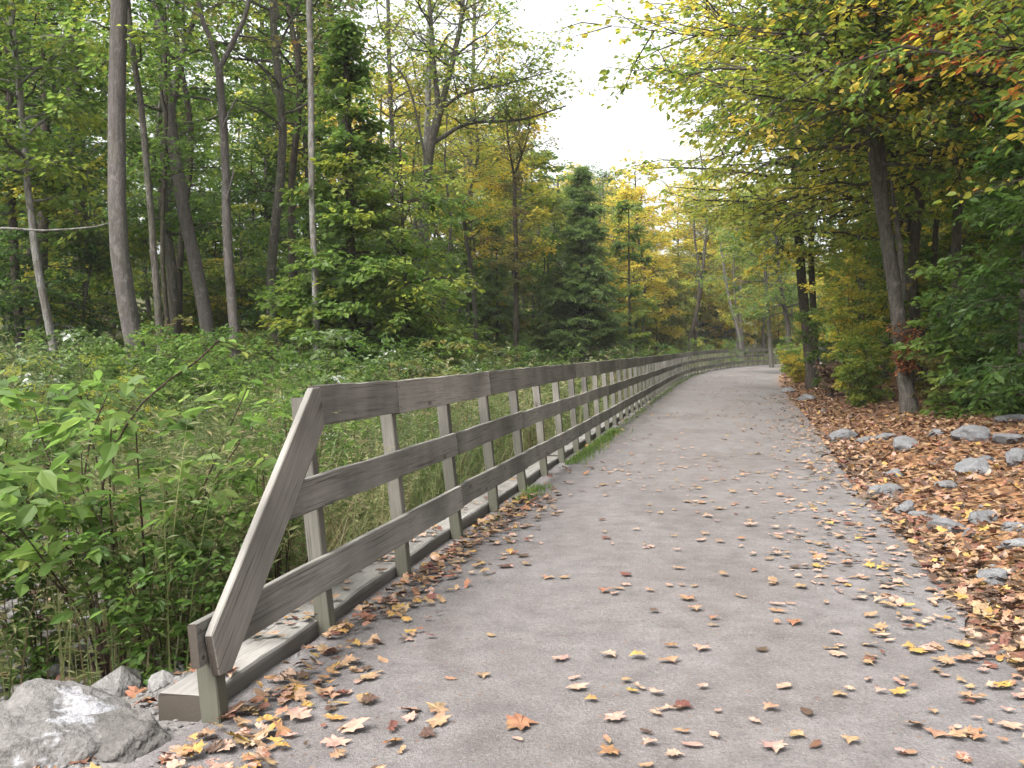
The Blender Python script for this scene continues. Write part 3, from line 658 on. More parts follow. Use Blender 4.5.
    hero([(630, 348), (629, 280), (628, 205)], 66, 'tree', 'slim loose-leaved green tree next to the cone-shaped evergreen', 'tree', .12, .03, spv('under', nl=34, ll=1.7, cb=.12, leaf=.24), 'turn', 'darkb', 117)
    hero([(740, 341), (729, 300), (721, 255)], 92, 'dead_tree', 'pale dead trunk tilting over the bend of the fence', 'dead tree', .20, .10, spv('bare', nl=4, cb=.6, ll=1.0), 'olive', 'greyb', 118, top=1)
    hero([(742, 341), (740, 310), (740, 290)], 94, 'dead_tree', 'short pale upright trunk beside the tilting dead trunk', 'dead tree', .19, .13, spv('bare', nl=4, cb=.6, ll=1.0), 'olive', 'greyb', 119, top=.5)
    hero([(689, 344), (699, 300), (703, 260), (705, 235)], 80, 'tree', 'black crooked trunk before the golden far wood', 'tree', .20, .10, spv('sparse', cb=.5, ll=2.6, lpt=10), 'turn', 'darkb', 120, top=2)
    # ---- right bank
    nr = spv('near', nl=30, lpt=20)
    hero([(912, 404), (896, 300), (884, 215), (862, 95)], 21, 'tree', 'big dark double-stemmed tree on the leafy bank, red vine low on its trunk', 'tree', .165, .10,
         spv('near', cb=.45, nl=38, ll=4.8, tw=13, lpt=24, leaf=.16), 'turn', 'bark', 130, top=5, bias=(-.25, -.1),
         forks=[([(886, 225), (880, 160), (872, 90), (868, -60)], .085, .05, spv('near', cb=.4, nl=18, ll=3.6, lpt=16, leaf=.15)), ([(903, 300), (897, 240), (888, 180)], .08, .05, None),
                ([(866, 120), (845, 98), (838, 96)], .05, .03, None)])
    hero([(812, 378), (806, 320), (797, 240), (790, 120)], 38, 'tree', 'dark double trunk by the far path edge with yellowing overhang', 'tree', .20, .12,
         spv('near', cb=.32, nl=40, ll=5.6, tw=11, lpt=22, leaf=.20, tpl=QUAD), 'yellow', 'darkb', 131, top=6, bias=(-.35, -.25),
         forks=[([(816, 378), (813, 320), (810, 250), (812, 150)], .15, .08, spv('near', cb=.45, nl=20, ll=4, lpt=18, leaf=.19, tpl=QUAD))])
    hero([(957, 380), (955, 270), (952, 160), (945, 60)], 23, 'tree', 'straight brown trunk in the deep shade behind the dark green saplings', 'tree', .11, .08, spv('near', cb=.5, nl=24, ll=3.0), 'turn', 'bark', 132, top=4)
    hero([(1022, 400), (1020, 200), (1016, 80)], 17, 'tree', 'grey trunk cut by the frame edge above the mossy stones', 'tree', .10, .08, spv('near', cb=.5, nl=26, ll=3.0, lpt=16), 'maple', 'bark', 133, top=4, bias=(-.3, 0))
    hero([(912, 380), (914, 250), (917, 130)], 27, 'tree', 'thin dark pole directly behind the big double-stemmed tree', 'tree', .09, .06, spv('near', cb=.5, nl=20, ll=2.6), 'green', 'darkb', 134, top=4)
    hero([(790, 372), (788, 330), (780, 280)], 60, 'tree', 'pale slim trunk beyond the dark double trunk at the path edge', 'tree', .16, .1, spv('maple', cb=.35, ll=4, bias=0), 'green', 'greyb', 135, top=5, bias=(-.3, -.2))
    hero([(772, 366), (768, 320), (764, 270)], 74, 'tree', 'reddish brown trunk at the far end of the path', 'tree', .16, .1, spv('maple', cb=.3, ll=4), 'turn', 'bark', 136, top=6, bias=(-.3, -.2))
    # the maple outside the frame whose limbs hang into it
    for x, y, h, sd, lm, lab, b in ((7.6, 9.2, 9, 140, 'maple', 'green maple boughs with red and orange leaves hanging over the near bank', (-.75, .05)),
                                (10.5, 14.5, 12, 141, 'maple', 'green maple crown touched with orange, behind the red-leaved boughs', (-.7, .0)),
                                (10.2, 19.5, 13, 142, 'yellow', 'yellow-green crown leaning over the path from the bank', (-.75, -.1)),
                                (11.4, 27, 15, 143, 'yellow', 'yellow overhanging crown reaching farthest out over the path', (-.75, -.15)),
                                (13.5, 33, 14, 144, 'turn', 'green and yellow crown between the overhanging yellow crown and dark double trunk', (-.6, -.15))):
        tree('maple_tree', lab, 'tree', (x, y, gz(x, y)), straight(h, (-.06, 0), np.random.default_rng(sd)), .17, .05,
             spv('near', cb=.36, nl=44, ll=4.8 if y < 12 else (6.5 if y < 25 else 8.4), tw=15, lpt=22, leaf=.12 if y < 12 else (.145 if y < 22 else .19), tpl=OVATE if y < 22 else QUAD, droop=-.02, tilt=.55),
             M[lm], M['darkb'], sd, bias=b)
    # dark green saplings on the bank
    for k, (x, y, h, lm, lab) in enumerate(((7.9, 14.6, 4.4, 'deep', 'dark green sapling with broad leaves behind the stones on the bank'), (9.1, 17.0, 5.2, 'deep', 'taller dark green sapling between the big double-stemmed tree and frame edge'),
                                            (8.7, 18.5, 2.6, 'green', 'low dark bushy sapling at the foot of the bank trees'), (10.6, 20.5, 5.5, 'green', 'green sapling in the shade behind the broad-leaved saplings'))):
        tree('sapling', lab, 'sapling', (x, y, gz(x, y)), straight(h, (-.03, 0), np.random.default_rng(150 + k)), .035, .01, spv('sap', ll=1.15 + .1 * h, lpt=18), M[lm], M['darkb'], 150 + k)

# ------------------------------------------------------------------ shrubs
def shrub(name, label, cat, loc, h, spread, nst, leaf, lpt, tpl, mat, seed, group=None, tw=6, tilt=.5, low=.25, stem_r=.008, lp=None, bark='twig', top_only=False):
    rng = np.random.default_rng(seed); t = thing(name, loc, label, cat, group)
    wood, cr = MB(), MB()
    for i in range(nst):
        az = rng.uniform(0, 6.28); out = spread * rng.uniform(.1, 1) ** .7; hh = h * rng.uniform(.6, 1.05)
        b = np.array([math.cos(az), math.sin(az), 0]) * out * .12
        P = np.array([b + [0, 0, -.15], b + [math.cos(az) * out * .25, math.sin(az) * out * .25, hh * .4], b + [math.cos(az) * out * .62, math.sin(az) * out * .62, hh * .78], [math.cos(az) * out, math.sin(az) * out, hh]])
        P[1:] += rng.normal(0, .03 * h, (3, 3))
        tp, tr = trunk_tube(wood, P, stem_r * rng.uniform(.7, 1.3), stem_r * .35, rng, 5, 0, 9, .0)
        sp = dict(cb=low, nl=max(4, int(7 * tw / 6)), ll=spread * .42, up=28, tw=tw, lpt=lpt, leaf=leaf, tpl=tpl, jit=leaf * .35, droop=-.1, tilt=tilt, ls=3, spread=leaf * .2, edge=.12)
        branch_out(rng, tp, tr, sp, wood, cr)
    obj('stems', wood.mesh('stems', True), M[bark], t)
    obj('foliage', cr.mesh('foliage'), M[mat], t)
    return t

def build_shrubs():
    # the big-leaved shrub beside the fence end
    x, y = -2.35, 6.0
    t = shrub('shrub', 'large bright green broad-leaved shrub growing beside the end of the fence', 'shrub', (x, y, gz(x, y)), 1.7, .98, 16, .14, 4, OVATE, 'bright', 201, tw=4, low=.55, tilt=.5, stem_r=.011)
    rng = np.random.default_rng(202); wood, cr = MB(), MB()
    # one long arching shoot with a leafy tip
    P = np.array([[.0, -.2, .3], [.0, -.3, 1.2], [.26, -.4, 1.70], [.58, -.4, 1.95], [.72, -.4, 2.08]])
    tp, tr = trunk_tube(wood, P, .009, .005, rng, 5, 0, 12, 0)
    branch_out(rng, tp, tr, dict(cb=.9, nl=6, ll=.14, up=20, tw=3, lpt=2, leaf=.07, tpl=OVATE, jit=.02, tilt=.5, ls=3), wood, cr)
    obj('shoot', wood.mesh('shoot', True), M['twig'], t); obj('shoot_leaves', cr.mesh('shoot_leaves'), M['bright'], t)
    x, y = -1.95, 5.7
    shrub('shrub', 'dark small-leaved bush under the bright broad-leaved shrub, behind the pale boulder', 'shrub', (x, y, gz(x, y)), 1.1, .7, 12, .055, 6, OVATE, 'low', 203, tw=6, low=.1, stem_r=.006)
    x, y = -1.45, 6.2
    shrub('shrub', 'wiry dark-stemmed bush growing against the fence below the raking board', 'shrub', (x, y, gz(x, y)), 1.3, .45, 22, .05, 5, LANCE, 'low', 204, tw=5, low=.2, stem_r=.005)
    x, y = -3.55, 6.6
    shrub('shrub', 'green bush at the frame edge beside the bright broad-leaved shrub', 'shrub', (x, y, gz(x, y)), 1.55, .55, 6, .15, 3, OVATE, 'bright', 205, tw=4, low=.7, stem_r=.008)
    # meadow shrubs
    for k, (px, d, h, sp_, mat, leaf, tpl, name, lab, cat) in enumerate((
        (118, 14, 1.75, .6, 'golden', .07, LANCE, 'goldenrod', 'yellow goldenrod clump in front of the thick smooth grey trunk', 'wildflower'),
        (30, 15, 1.9, .5, 'golden', .07, LANCE, 'goldenrod', 'small yellow goldenrod near the slender mottled tree', 'wildflower'),
        (20, 12, 1.45, .9, 'low', .08, OVATE, 'shrub', 'dark rounded bush at the edge of the meadow, beside the stump', 'shrub'),
        (112, 19, 2.3, 1.4, 'green', .09, OVATE, 'shrub', 'rounded green bush right in front of the thick smooth grey trunk', 'shrub'),
        (190, 19, 1.8, 1.3, 'low', .09, OVATE, 'shrub', 'low dark green bush at the foot of the tilting mottled trunk', 'shrub'),
        (265, 18, 1.8, 1.2, 'low', .08, OVATE, 'shrub', 'green bush below the yellow understorey, behind the fence corner', 'shrub'),
        (316, 9.5, 1.9, .28, 'aster', .06, LANCE, 'aster', 'tall single aster stalk poking above the fence top', 'wildflower'),
        (345, 10.5, 1.8, .35, 'aster', .06, LANCE, 'aster', 'leafy aster stalk above the top rail, beside the tallest stalk', 'wildflower'),
        (395, 16, 2.0, .9, 'aster', .07, LANCE, 'aster', 'white-flowered aster clump above the third fence post', 'wildflower'),
        (440, 18, 2.1, 1.0, 'aster', .07, LANCE, 'aster', 'broad white-flowered aster clump before the orange-tipped maple', 'wildflower'),
        (480, 21, 2.1, 1.0, 'aster', .08, LANCE, 'aster', 'white-flecked aster clump behind the straight fence run', 'wildflower'),
        (430, 24, 2.6, 1.5, 'green', .10, OVATE, 'shrub', 'green bush at the wood edge under the sycamore', 'shrub'),
        (550, 34, 2.2, 1.4, 'low', .12, OVATE, 'shrub', 'dark green bush beneath the cone-shaped evergreen', 'shrub'),
        (600, 45, 2.2, 1.6, 'green', .13, OVATE, 'shrub', 'pale green bush behind the fence below the slim loose-leaved tree', 'shrub'),
        (655, 60, 2.2, 2.0, 'green', .16, OVATE, 'shrub', 'green bush behind the fence where it starts to bend', 'shrub'),
        (712, 75, 2.4, 2.6, 'grass', .2, LANCE, 'shrub', 'bright green bank of growth behind the bend of the fence', 'shrub'))):
        x = (px - 512) / 1000 * d
        shrub(name, lab, cat, (x, d, gz(x, d)), h, sp_, 14 if sp_ > .4 else 5, leaf, 8, tpl, mat, 210 + k, tw=5, low=.2, stem_r=.007)
    rg = np.random.default_rng(271); forms = [('green', 'low'), ('low', 'low'), ('green', 'turn'), ('olive', 'olive')]
    for k in range(42):
        s_ = 6 + 34 * rg.random(); u_ = -3 - 7 * rg.random() - s_ * .04; (P_,), (D_,) = along(s_); x, y = P_[0] + D_[1] * u_, P_[1] - D_[0] * u_
        if abs(x / y) > .56: continue
        m_ = ('green', 'low', 'aster', 'green', 'low', 'olive')[k % 6]; w = {'green': 'green bush', 'low': 'dark green bush', 'turn': 'yellowing bush', 'aster': 'white-flowered aster clump', 'olive': 'olive-brown bush'}[m_]
        shrub('aster' if m_ == 'aster' else 'shrub', w + ' among the weeds of the meadow behind the fence', 'wildflower' if m_ == 'aster' else 'shrub', (x, y, gz(x, y)), rg.uniform(1.5, 2.4), rg.uniform(.7, 1.3), 12, .06 + .0022 * y, 9, LANCE if k % 3 == 0 else OVATE, m_, 280 + k, 'scattered meadow growth, ' + w, tw=5, low=.15, stem_r=.006)
    for k in range(12):
        s_ = 1.6 + 1.15 * k + .5 * rg.random(); u_ = -1.1 - 1.3 * rg.random(); (P_,), (D_,) = along(s_); x, y = P_[0] + D_[1] * u_, P_[1] - D_[0] * u_
        m_ = ('low', 'aster', 'low', 'green')[k % 4]
        shrub('aster' if m_ == 'aster' else 'shrub', ('white-flowered aster' if m_ == 'aster' else 'dark small-leaved bush') + ' right behind the fence rails', 'wildflower' if m_ == 'aster' else 'shrub', (x, y, gz(x, y)), rg.uniform(1.0, 1.7), rg.uniform(.4, .65), 12, .055, 8, LANCE if m_ == 'aster' else OVATE, m_, 320 + k, 'growth close behind the rails, ' + ('asters' if m_ == 'aster' else 'bushes'), tw=5, low=.1, stem_r=.005)
    # right bank shrubs
    for k, (px, d, h, sp_, mat, leaf, lab) in enumerate((
        (842, 30, 1.0, .8, 'brownl', .12, 'withered brown-leaved shrub at the path edge by the dark double trunk'),
        (856, 26, 4.3, 1.5, 'yellow', .12, 'yellow-leaved shrub between the dark double trunk and big double-stemmed tree'),
        (868, 24, 1.6, .9, 'turn', .10, 'yellow-green shrub at the foot of the big double-stemmed tree'),
        (835, 33, 2.6, 1.2, 'green', .11, 'bright green shrub beside the dark double trunk'),
        (793, 52, 1.9, 1.1, 'turn', .13, 'yellowish shrub ending the view of the fence at the path edge'),
        (800, 44, 1.3, .8, 'gold', .11, 'low golden shrub at the path edge beyond the dark double trunk'),
        (990, 18.5, 1.3, .9, 'low', .10, 'low green bush behind the grey stones'),
        (940, 21, 1.3, .9, 'olive', .10, 'olive and brown bush beside the big double-stemmed tree'),
        (1022, 16.5, 1.0, .7, 'low', .09, 'dark ground-hugging bush at the frame edge above the stones'),
        (906, 20.72, .85, .3, 'redor', .085, 'red-leaved vine clinging to the big double-stemmed tree'))):
        x = (px - 512) / 1000 * d; s, u = su(np.array([x]), np.array([d]))
        z = gz(x, d) + (.95 if mat == 'redor' else 0)
        o = shrub('vine' if mat == 'redor' else 'shrub', lab, 'vine' if mat == 'redor' else 'shrub', (x, d, z), h, sp_, 12, leaf, 2 if mat == 'redor' else 9, OVATE, mat, 240 + k, tw=6, low=.12, stem_r=.009)

def bare(x, y):
    """how bare the stony hollow beyond the big shrub is, 0 to 1"""
    return np.clip(1.0 - np.hypot((x + 3.2 + .48 * (y - 6.2)) / 1.15, (y - 9.3) / 4.6) ** 3, 0, 1)

def build_weeds():
    """the wet meadow beyond the fence: one mass of stems, blades and small leaves"""
    rng = np.random.default_rng(300)
    mb = MB()
    def patch(n, smin, smax, umin, umax, hmin, hmax, nleaf, lsize, lw, spow=1.0):
        s = smin + (smax - smin) * rng.random(n) ** spow; u = umin + (umax - umin) * rng.random(n)
        P, D = along(s); x = P[:, 0] + D[:, 1] * u; y = P[:, 1] - D[:, 0] * u
        ok = (y > 2.5) & (np.abs(x) < .62 * y + 2) & ~(bare(x, y) > rng.random(n)); x, y = x[ok], y[ok]; n = len(x)
        cl = vnoise(x, y, 1.6, 21); c2 = vnoise(x, y, 4.5, 22)
        z = ground_z(x, y); h = (hmin + (hmax - hmin) * rng.random(n)) * (.6 + .65 * cl) 
        ln = rng.normal(0, .22, (n, 2)); t = np.linspace(0, 1, 4)
        Q = np.stack([x, y, z], -1)[:, None] + np.stack([ln[:, :1] * t ** 1.7 * h[:, None], ln[:, 1:] * t ** 1.7 * h[:, None], h[:, None] * t], -1)
        # stem: crossed thin ribbon
        w = .0035 + .0004 * y; side = rng.normal(0, 1, (n, 3)); side[:, 2] = 0; side = unit(side)
        off = side[:, None] * (w[:, None] * (1.05 - t))[..., None]
        V = np.stack([Q - off, Q + off], 2).reshape(n, 8, 3); b = (np.arange(n) * 8)[:, None, None]
        F = np.array([[0, 1, 3, 2], [2, 3, 5, 4], [4, 5, 7, 6]])
        mb.add(V.reshape(-1, 3), [(F[None] + b).reshape(-1, 4)], np.repeat(np.where(rng.random(n) < .4, .82, np.clip(.3 + rng.normal(0, .2, n), 0, .84)), 8))
        m = rng.integers(int(nleaf * .6), int(nleaf * 1.4), n); wi = np.repeat(np.arange(n), m); N = len(wi)
        v = .12 + .88 * rng.random(N); fi = v * 3; i0 = np.minimum(fi.astype(int), 2); fr = (fi - i0)[:, None]
        p = Q[wi, i0] * (1 - fr) + Q[wi, i0 + 1] * fr; a = rng.uniform(0, 6.28, N)
        dd = np.stack([np.cos(a), np.sin(a), rng.normal(.35, .4, N)], -1)
        nr = np.stack([np.zeros(N), np.zeros(N), np.ones(N)], -1) + rng.normal(0, .5, (N, 3))
        tint = np.clip(.27 + (c2[wi] - .5) * .8 - .04 + rng.normal(0, .11, N) + (v > .85) * rng.normal(.05, .15, N), .02, .78)
        fl = (v > .8) & (cl[wi] > .62) & (rng.random(N) < .10); tint = np.where(fl, .99, tint)
        size = lsize * rng.uniform(.5, 1.3, N) * np.where(fl, .3, 1)
        tp = (LANCE[0] * np.array([1, lw, 1]), LANCE[1])
        leaves(mb, p, dd, nr, size, tp, tint)
    patch(3000, 1.0, 12, -4.2, -.55, .8, 1.7, 34, .065, 1.15)
    patch(2800, -3.0, 14, -9, -3.8, .8, 1.7, 26, .09, 1.2)
    patch(4200, 10, 30, -12, -.6, .9, 1.9, 20, .15, 1.6)
    patch(3000, 28, 98, -14, -.8, .9, 1.8, 18, .24, 1.8, .8)
    patch(3000, 4, 40, -22, -10, .6, 1.3, 16, .22, 2.0)
    # pale drooping grass blades among the stems
    n = 9000; s = 2.0 + 34 * rng.random(n) ** 1.5; u = -.5 - 8 * rng.random(n) ** 1.4
    P, D = along(s); x = P[:, 0] + D[:, 1] * u; y = P[:, 1] - D[:, 0] * u; z = ground_z(x, y)
    k = bare(x, y) < .3; x, y, z = x[k], y[k], z[k]; n = len(x)
    a = rng.uniform(0, 6.28, n); L = rng.uniform(.4, 1.0, n); t = np.linspace(0, 1, 4)
    dirv = np.stack([np.cos(a), np.sin(a)], -1)
    Q = np.stack([x, y, z], -1)[:, None] + np.stack([dirv[:, :1] * (t ** 2 * .55) * L[:, None], dirv[:, 1:] * (t ** 2 * .55) * L[:, None], (t - .35 * t ** 3) * L[:, None]], -1)
    off = np.stack([-dirv[:, 1], dirv[:, 0], np.zeros(n)], -1)[:, None] * ((.005 + .0003 * y)[:, None] * (1.02 - t))[..., None]
    V = np.stack([Q - off, Q + off], 2).reshape(n, 8, 3); b = (np.arange(n) * 8)[:, None, None]
    mb.add(V.reshape(-1, 3), [(np.array([[0, 1, 3, 2], [2, 3, 5, 4], [4, 5, 7, 6]])[None] + b).reshape(-1, 4)], np.repeat(rng.uniform(.15, .75, n), 8))
    tag(obj('weeds', mb, M['weed']), 'tangled green and straw-coloured weeds filling the low ground beyond the fence', 'weeds', kind='stuff')
    # grass along the fence foot
    g = MB(); n = 5200; s = np.where(rng.random(n) < .75, rng.uniform(5.2, 16, n), rng.uniform(16, 60, n)); s = s[vnoise(s, s * 0, 1.1, 31) > .35]; n = len(s)
    u = .03 + np.abs(rng.normal(0, .13, n)) * np.clip((s - 4.5) / 3, 0, 1); P, D = along(s)
    x = P[:, 0] + D[:, 1] * u; y = P[:, 1] - D[:, 0] * u; z = P[:, 2] - .02; a = rng.uniform(0, 6.28, n); L = rng.uniform(.04, .12, n)
    dirv = np.stack([np.cos(a), np.sin(a)], -1)
    Q = np.stack([x, y, z], -1)[:, None] + np.stack([dirv[:, :1] * (t ** 2 * .6) * L[:, None], dirv[:, 1:] * (t ** 2 * .6) * L[:, None], t * L[:, None]], -1)
    off = np.stack([-dirv[:, 1], dirv[:, 0], np.zeros(n)], -1)[:, None] * ((.003 + .0004 * y)[:, None] * (1.02 - t))[..., None]
    V = np.stack([Q - off, Q + off], 2).reshape(n, 8, 3); b = (np.arange(n) * 8)[:, None, None]
    g.add(V.reshape(-1, 3), [(np.array([[0, 1, 3, 2], [2, 3, 5, 4], [4, 5, 7, 6]])[None] + b).reshape(-1, 4)], np.repeat(rng.uniform(.05, .95, n), 8))
    tag(obj('grass', g, M['grass']), 'short green grass growing along the foot of the fence posts', 'grass', kind='stuff')

# ------------------------------------------------------------------ rocks
def rock_mesh(name, seed, sx, sy, sz, sub=3, rough=.16, cuts=9):
    import bmesh
    rng = np.random.default_rng(seed); bm = bmesh.new(); bmesh.ops.create_icosphere(bm, subdivisions=sub, radius=1)
    V = np.array([v.co[:] for v in bm.verts])
    for _ in range(cuts):                                    # broken facets
        n = unit(rng.normal(0, 1, 3) * [1, 1, .8]); d = rng.uniform(.55, .85); q = V @ n; k = q > d
        V[k] -= (q[k] - d)[:, None] * n * .92
    rr = 1 + rough * (vnoise(V[:, 0] * 2 + V[:, 2], V[:, 1] * 2 - V[:, 2] * 1.7, .8, seed) - .5) + rough * .5 * (vnoise(V[:, 0] * 2 - V[:, 2] * 2, V[:, 1] * 2 + V[:, 2], .27, seed + 1) - .5)
    if sub >= 4:
        for sc_, am in ((.35, .05), (.16, .03), (.07, .016)): rr = rr + am * 2 * (vnoise(V[:, 0] + V[:, 2] * 1.3, V[:, 1] - V[:, 2] * .9, sc_, seed + 5) - .5)
    V = V * rr[:, None] * [sx, sy, sz]
    for v, c in zip(bm.verts, V): v.co = c
    me = bpy.data.meshes.new(name); bm.to_mesh(me); bm.free()
    me.polygons.foreach_set('use_smooth', np.full(len(me.polygons), False)); return me

def build_rocks():
    import bmesh
    # boulder by the fence end
    x, y = -1.90, 4.22; z = gz(x, y)
    o = obj('boulder', rock_mesh('boulder', 411, .54, .42, .34, 6, .16, 22), M['boulder']); o.location = (x, y, z - .085); o.rotation_euler = (0, .12, .3)
    tag(o, 'big pale grey boulder with white patch beside the end of the fence', 'boulder')
    m, t = nt('boulder with lichen'); L = t.links.new
    o.data.materials.clear(); o.data.materials.append(rock_mat('boulder stone', (0.075, 0.070, 0.066), (0.15, 0.141, 0.135), white=1.0)); bpy.data.materials.remove(m)
    x, y = -1.60, 4.12; z = gz(x, y)
    o = obj('boulder', rock_mesh('boulder', 422, .20, .26, .15, 5, .2, 12), M['boulder']); o.location = (x, y, z - .01); o.rotation_euler = (0, .05, 1.0)
    tag(o, 'low grey rock wedged between the pale boulder and the fence sill', 'rock')
    rocks = [(975, 442, 14.0, .30, .16, 'angular grey rock high on the bank, the upper of the two biggest'), (1008, 446, 13.4, .30, .13, 'flat-topped grey rock touching the frame edge high on the bank'),
             (975, 472, 11.4, .24, .17, 'tall pale rock standing on edge among leaves, below the biggest pair'), (1018, 466, 11.6, .2, .16, 'rough grey rock by frame edge beside the one standing on edge'),
             (952, 516, 8.6, .20, .09, 'whitish slab at the path side with a brown leaf lying across it'), (985, 516, 8.7, .13, .10, 'small blue-grey rock right behind the whitish slab'),
             (1018, 526, 8.2, .15, .06, 'flat pale stone half out of frame, upper of two'), (1020, 545, 7.6, .13, .06, 'flat pale stone half out of frame, lower of two'),
             (905, 443, 14.3, .28, .17, 'lumpy grey rock midway up the bank with leaves around it'), (846, 433, 17.5, .3, .15, 'wedge-shaped stone at the path edge where leaves begin'),
             (868, 436, 16.5, .24, .10, 'flat dull rock beside the wedge-shaped stone'), (893, 478, 10.9, .16, .10, 'squarish pale stone at the path edge'),
             (880, 477, 11, .13, .09, 'smaller dark stone beside the squarish pale stone'), (908, 497, 9.8, .16, .09, 'grey stone sunk in leaves below the squarish stone'),
             (925, 503, 9.3, .16, .06, 'thin flat stone beside the sunken grey stone'), (950, 480, 10.8, .17, .06, 'tan-streaked flat stone in the middle of the leaf bank'),
             (898, 461, 12.3, .18, .08, 'dull stone showing between leaves under the lumpy rock'), (888, 430, 16.5, .22, .09, 'small rock near the foot of the big double-stemmed tree'),
             (972, 526, 8.2, .08, .06, 'fist-sized pale stone in front of the blue-grey rock'), (1015, 437, 15.2, .3, .12, 'grey rock at the back of the bank under the dark bush'),
             (806, 397, 31, .4, .18, 'pale stone at the far path edge by the dark double trunk'), (790, 386, 38, .4, .15, 'small pale stone farthest along the path edge'),
             (990, 462, 12.2, .15, .09, 'small stone tucked behind the tall pale rock'), (938, 436, 15.3, .2, .08, 'half-buried stone beneath the green bush')]
    rg = np.random.default_rng(77)
    for k in range(9):
        s_ = 2 + 26 * rg.random() ** 1.2; (P_,), (D_,) = along(s_); u_ = PW + float(widen(s_)) + .25 + 2.6 * rg.random(); w = rg.uniform(.06, .17)
        x, y = P_[0] + D_[1] * u_, P_[1] - D_[0] * u_
        o = obj('rock', rock_mesh('rock', 480 + k, w, w * rg.uniform(.6, 1), w * rg.uniform(.4, .7), 3, .22, 11), M['rock']); o.location = (x, y, gz(x, y) + w * .12); o.rotation_euler = (0, 0, rg.uniform(0, 6))
        tag(o, 'small grey stone half sunk in the leaves of the bank', 'rock', 'small stones sunk in the leaf bank')
    for k, (px, py, d, w, h, lab) in enumerate(rocks):
        x = (px - 512) / 1000 * d
        o = obj('rock', rock_mesh('rock', 430 + k, w, w * .8, h, 3, .22, 11), M['rock']); o.location = (x, d, gz(x, d) + h * .22); o.rotation_euler = (0, 0, k * 1.3)
        tag(o, lab, 'rock')
    # pebbles on the shoulders
    rng = np.random.default_rng(470); ico = bmesh.new(); bmesh.ops.create_icosphere(ico, subdivisions=1, radius=1)
    IV = np.array([v.co[:] for v in ico.verts]); IF = np.array([[v.index for v in f.verts] for f in ico.faces]); ico.free()
    n = 5200; s = np.concatenate([rng.uniform(-2.4, 2.2, 2600), rng.uniform(-1, 25, n - 2600)]); u = np.concatenate([rng.normal(-.45, .5, 2600), np.where(rng.random(n - 2600) < .45, rng.normal(-.5, .12, n - 2600), rng.normal(3.9, .35, n - 2600))])
    P, D = along(s); x = P[:, 0] + D[:, 1] * u; y = P[:, 1] - D[:, 0] * u; z = ground_z(x, y)
    r = rng.lognormal(-4.55, .5, n).clip(.004, .045)
    ex = rng.integers(0, 500, 1)
    # stones of the dry hollow beyond the shrub
    n2 = 1100; y2 = rng.uniform(5, 14, n2); x2 = -3.2 - .48 * (y2 - 6.2) + rng.normal(0, .8, n2); z2 = ground_z(x2, y2); r2 = rng.lognormal(-3.5, .6, n2).clip(.012, .16)
    x, y, z, r = np.concatenate([x, x2]), np.concatenate([y, y2]), np.concatenate([z, z2]), np.concatenate([r, r2]); n = len(x)
    q = rng.uniform(.6, 1.25, (n, 1, 3)) * r[:, None, None] * np.array([1, 1, .65])
    V = IV[None] * q * (1 + rng.normal(0, .12, (n, 12 if len(IV) == 12 else len(IV), 1))) + np.stack([x, y, z + r * .2], -1)[:, None]
    mb = MB(); mb.add(V.reshape(-1, 3), [(IF[None] + (np.arange(n) * len(IV))[:, None, None]).reshape(-1, 3)])
    tag(obj('gravel', mb, M['pebble']), 'loose grey gravel and stones along the shoulders of the path', 'gravel', kind='stuff')

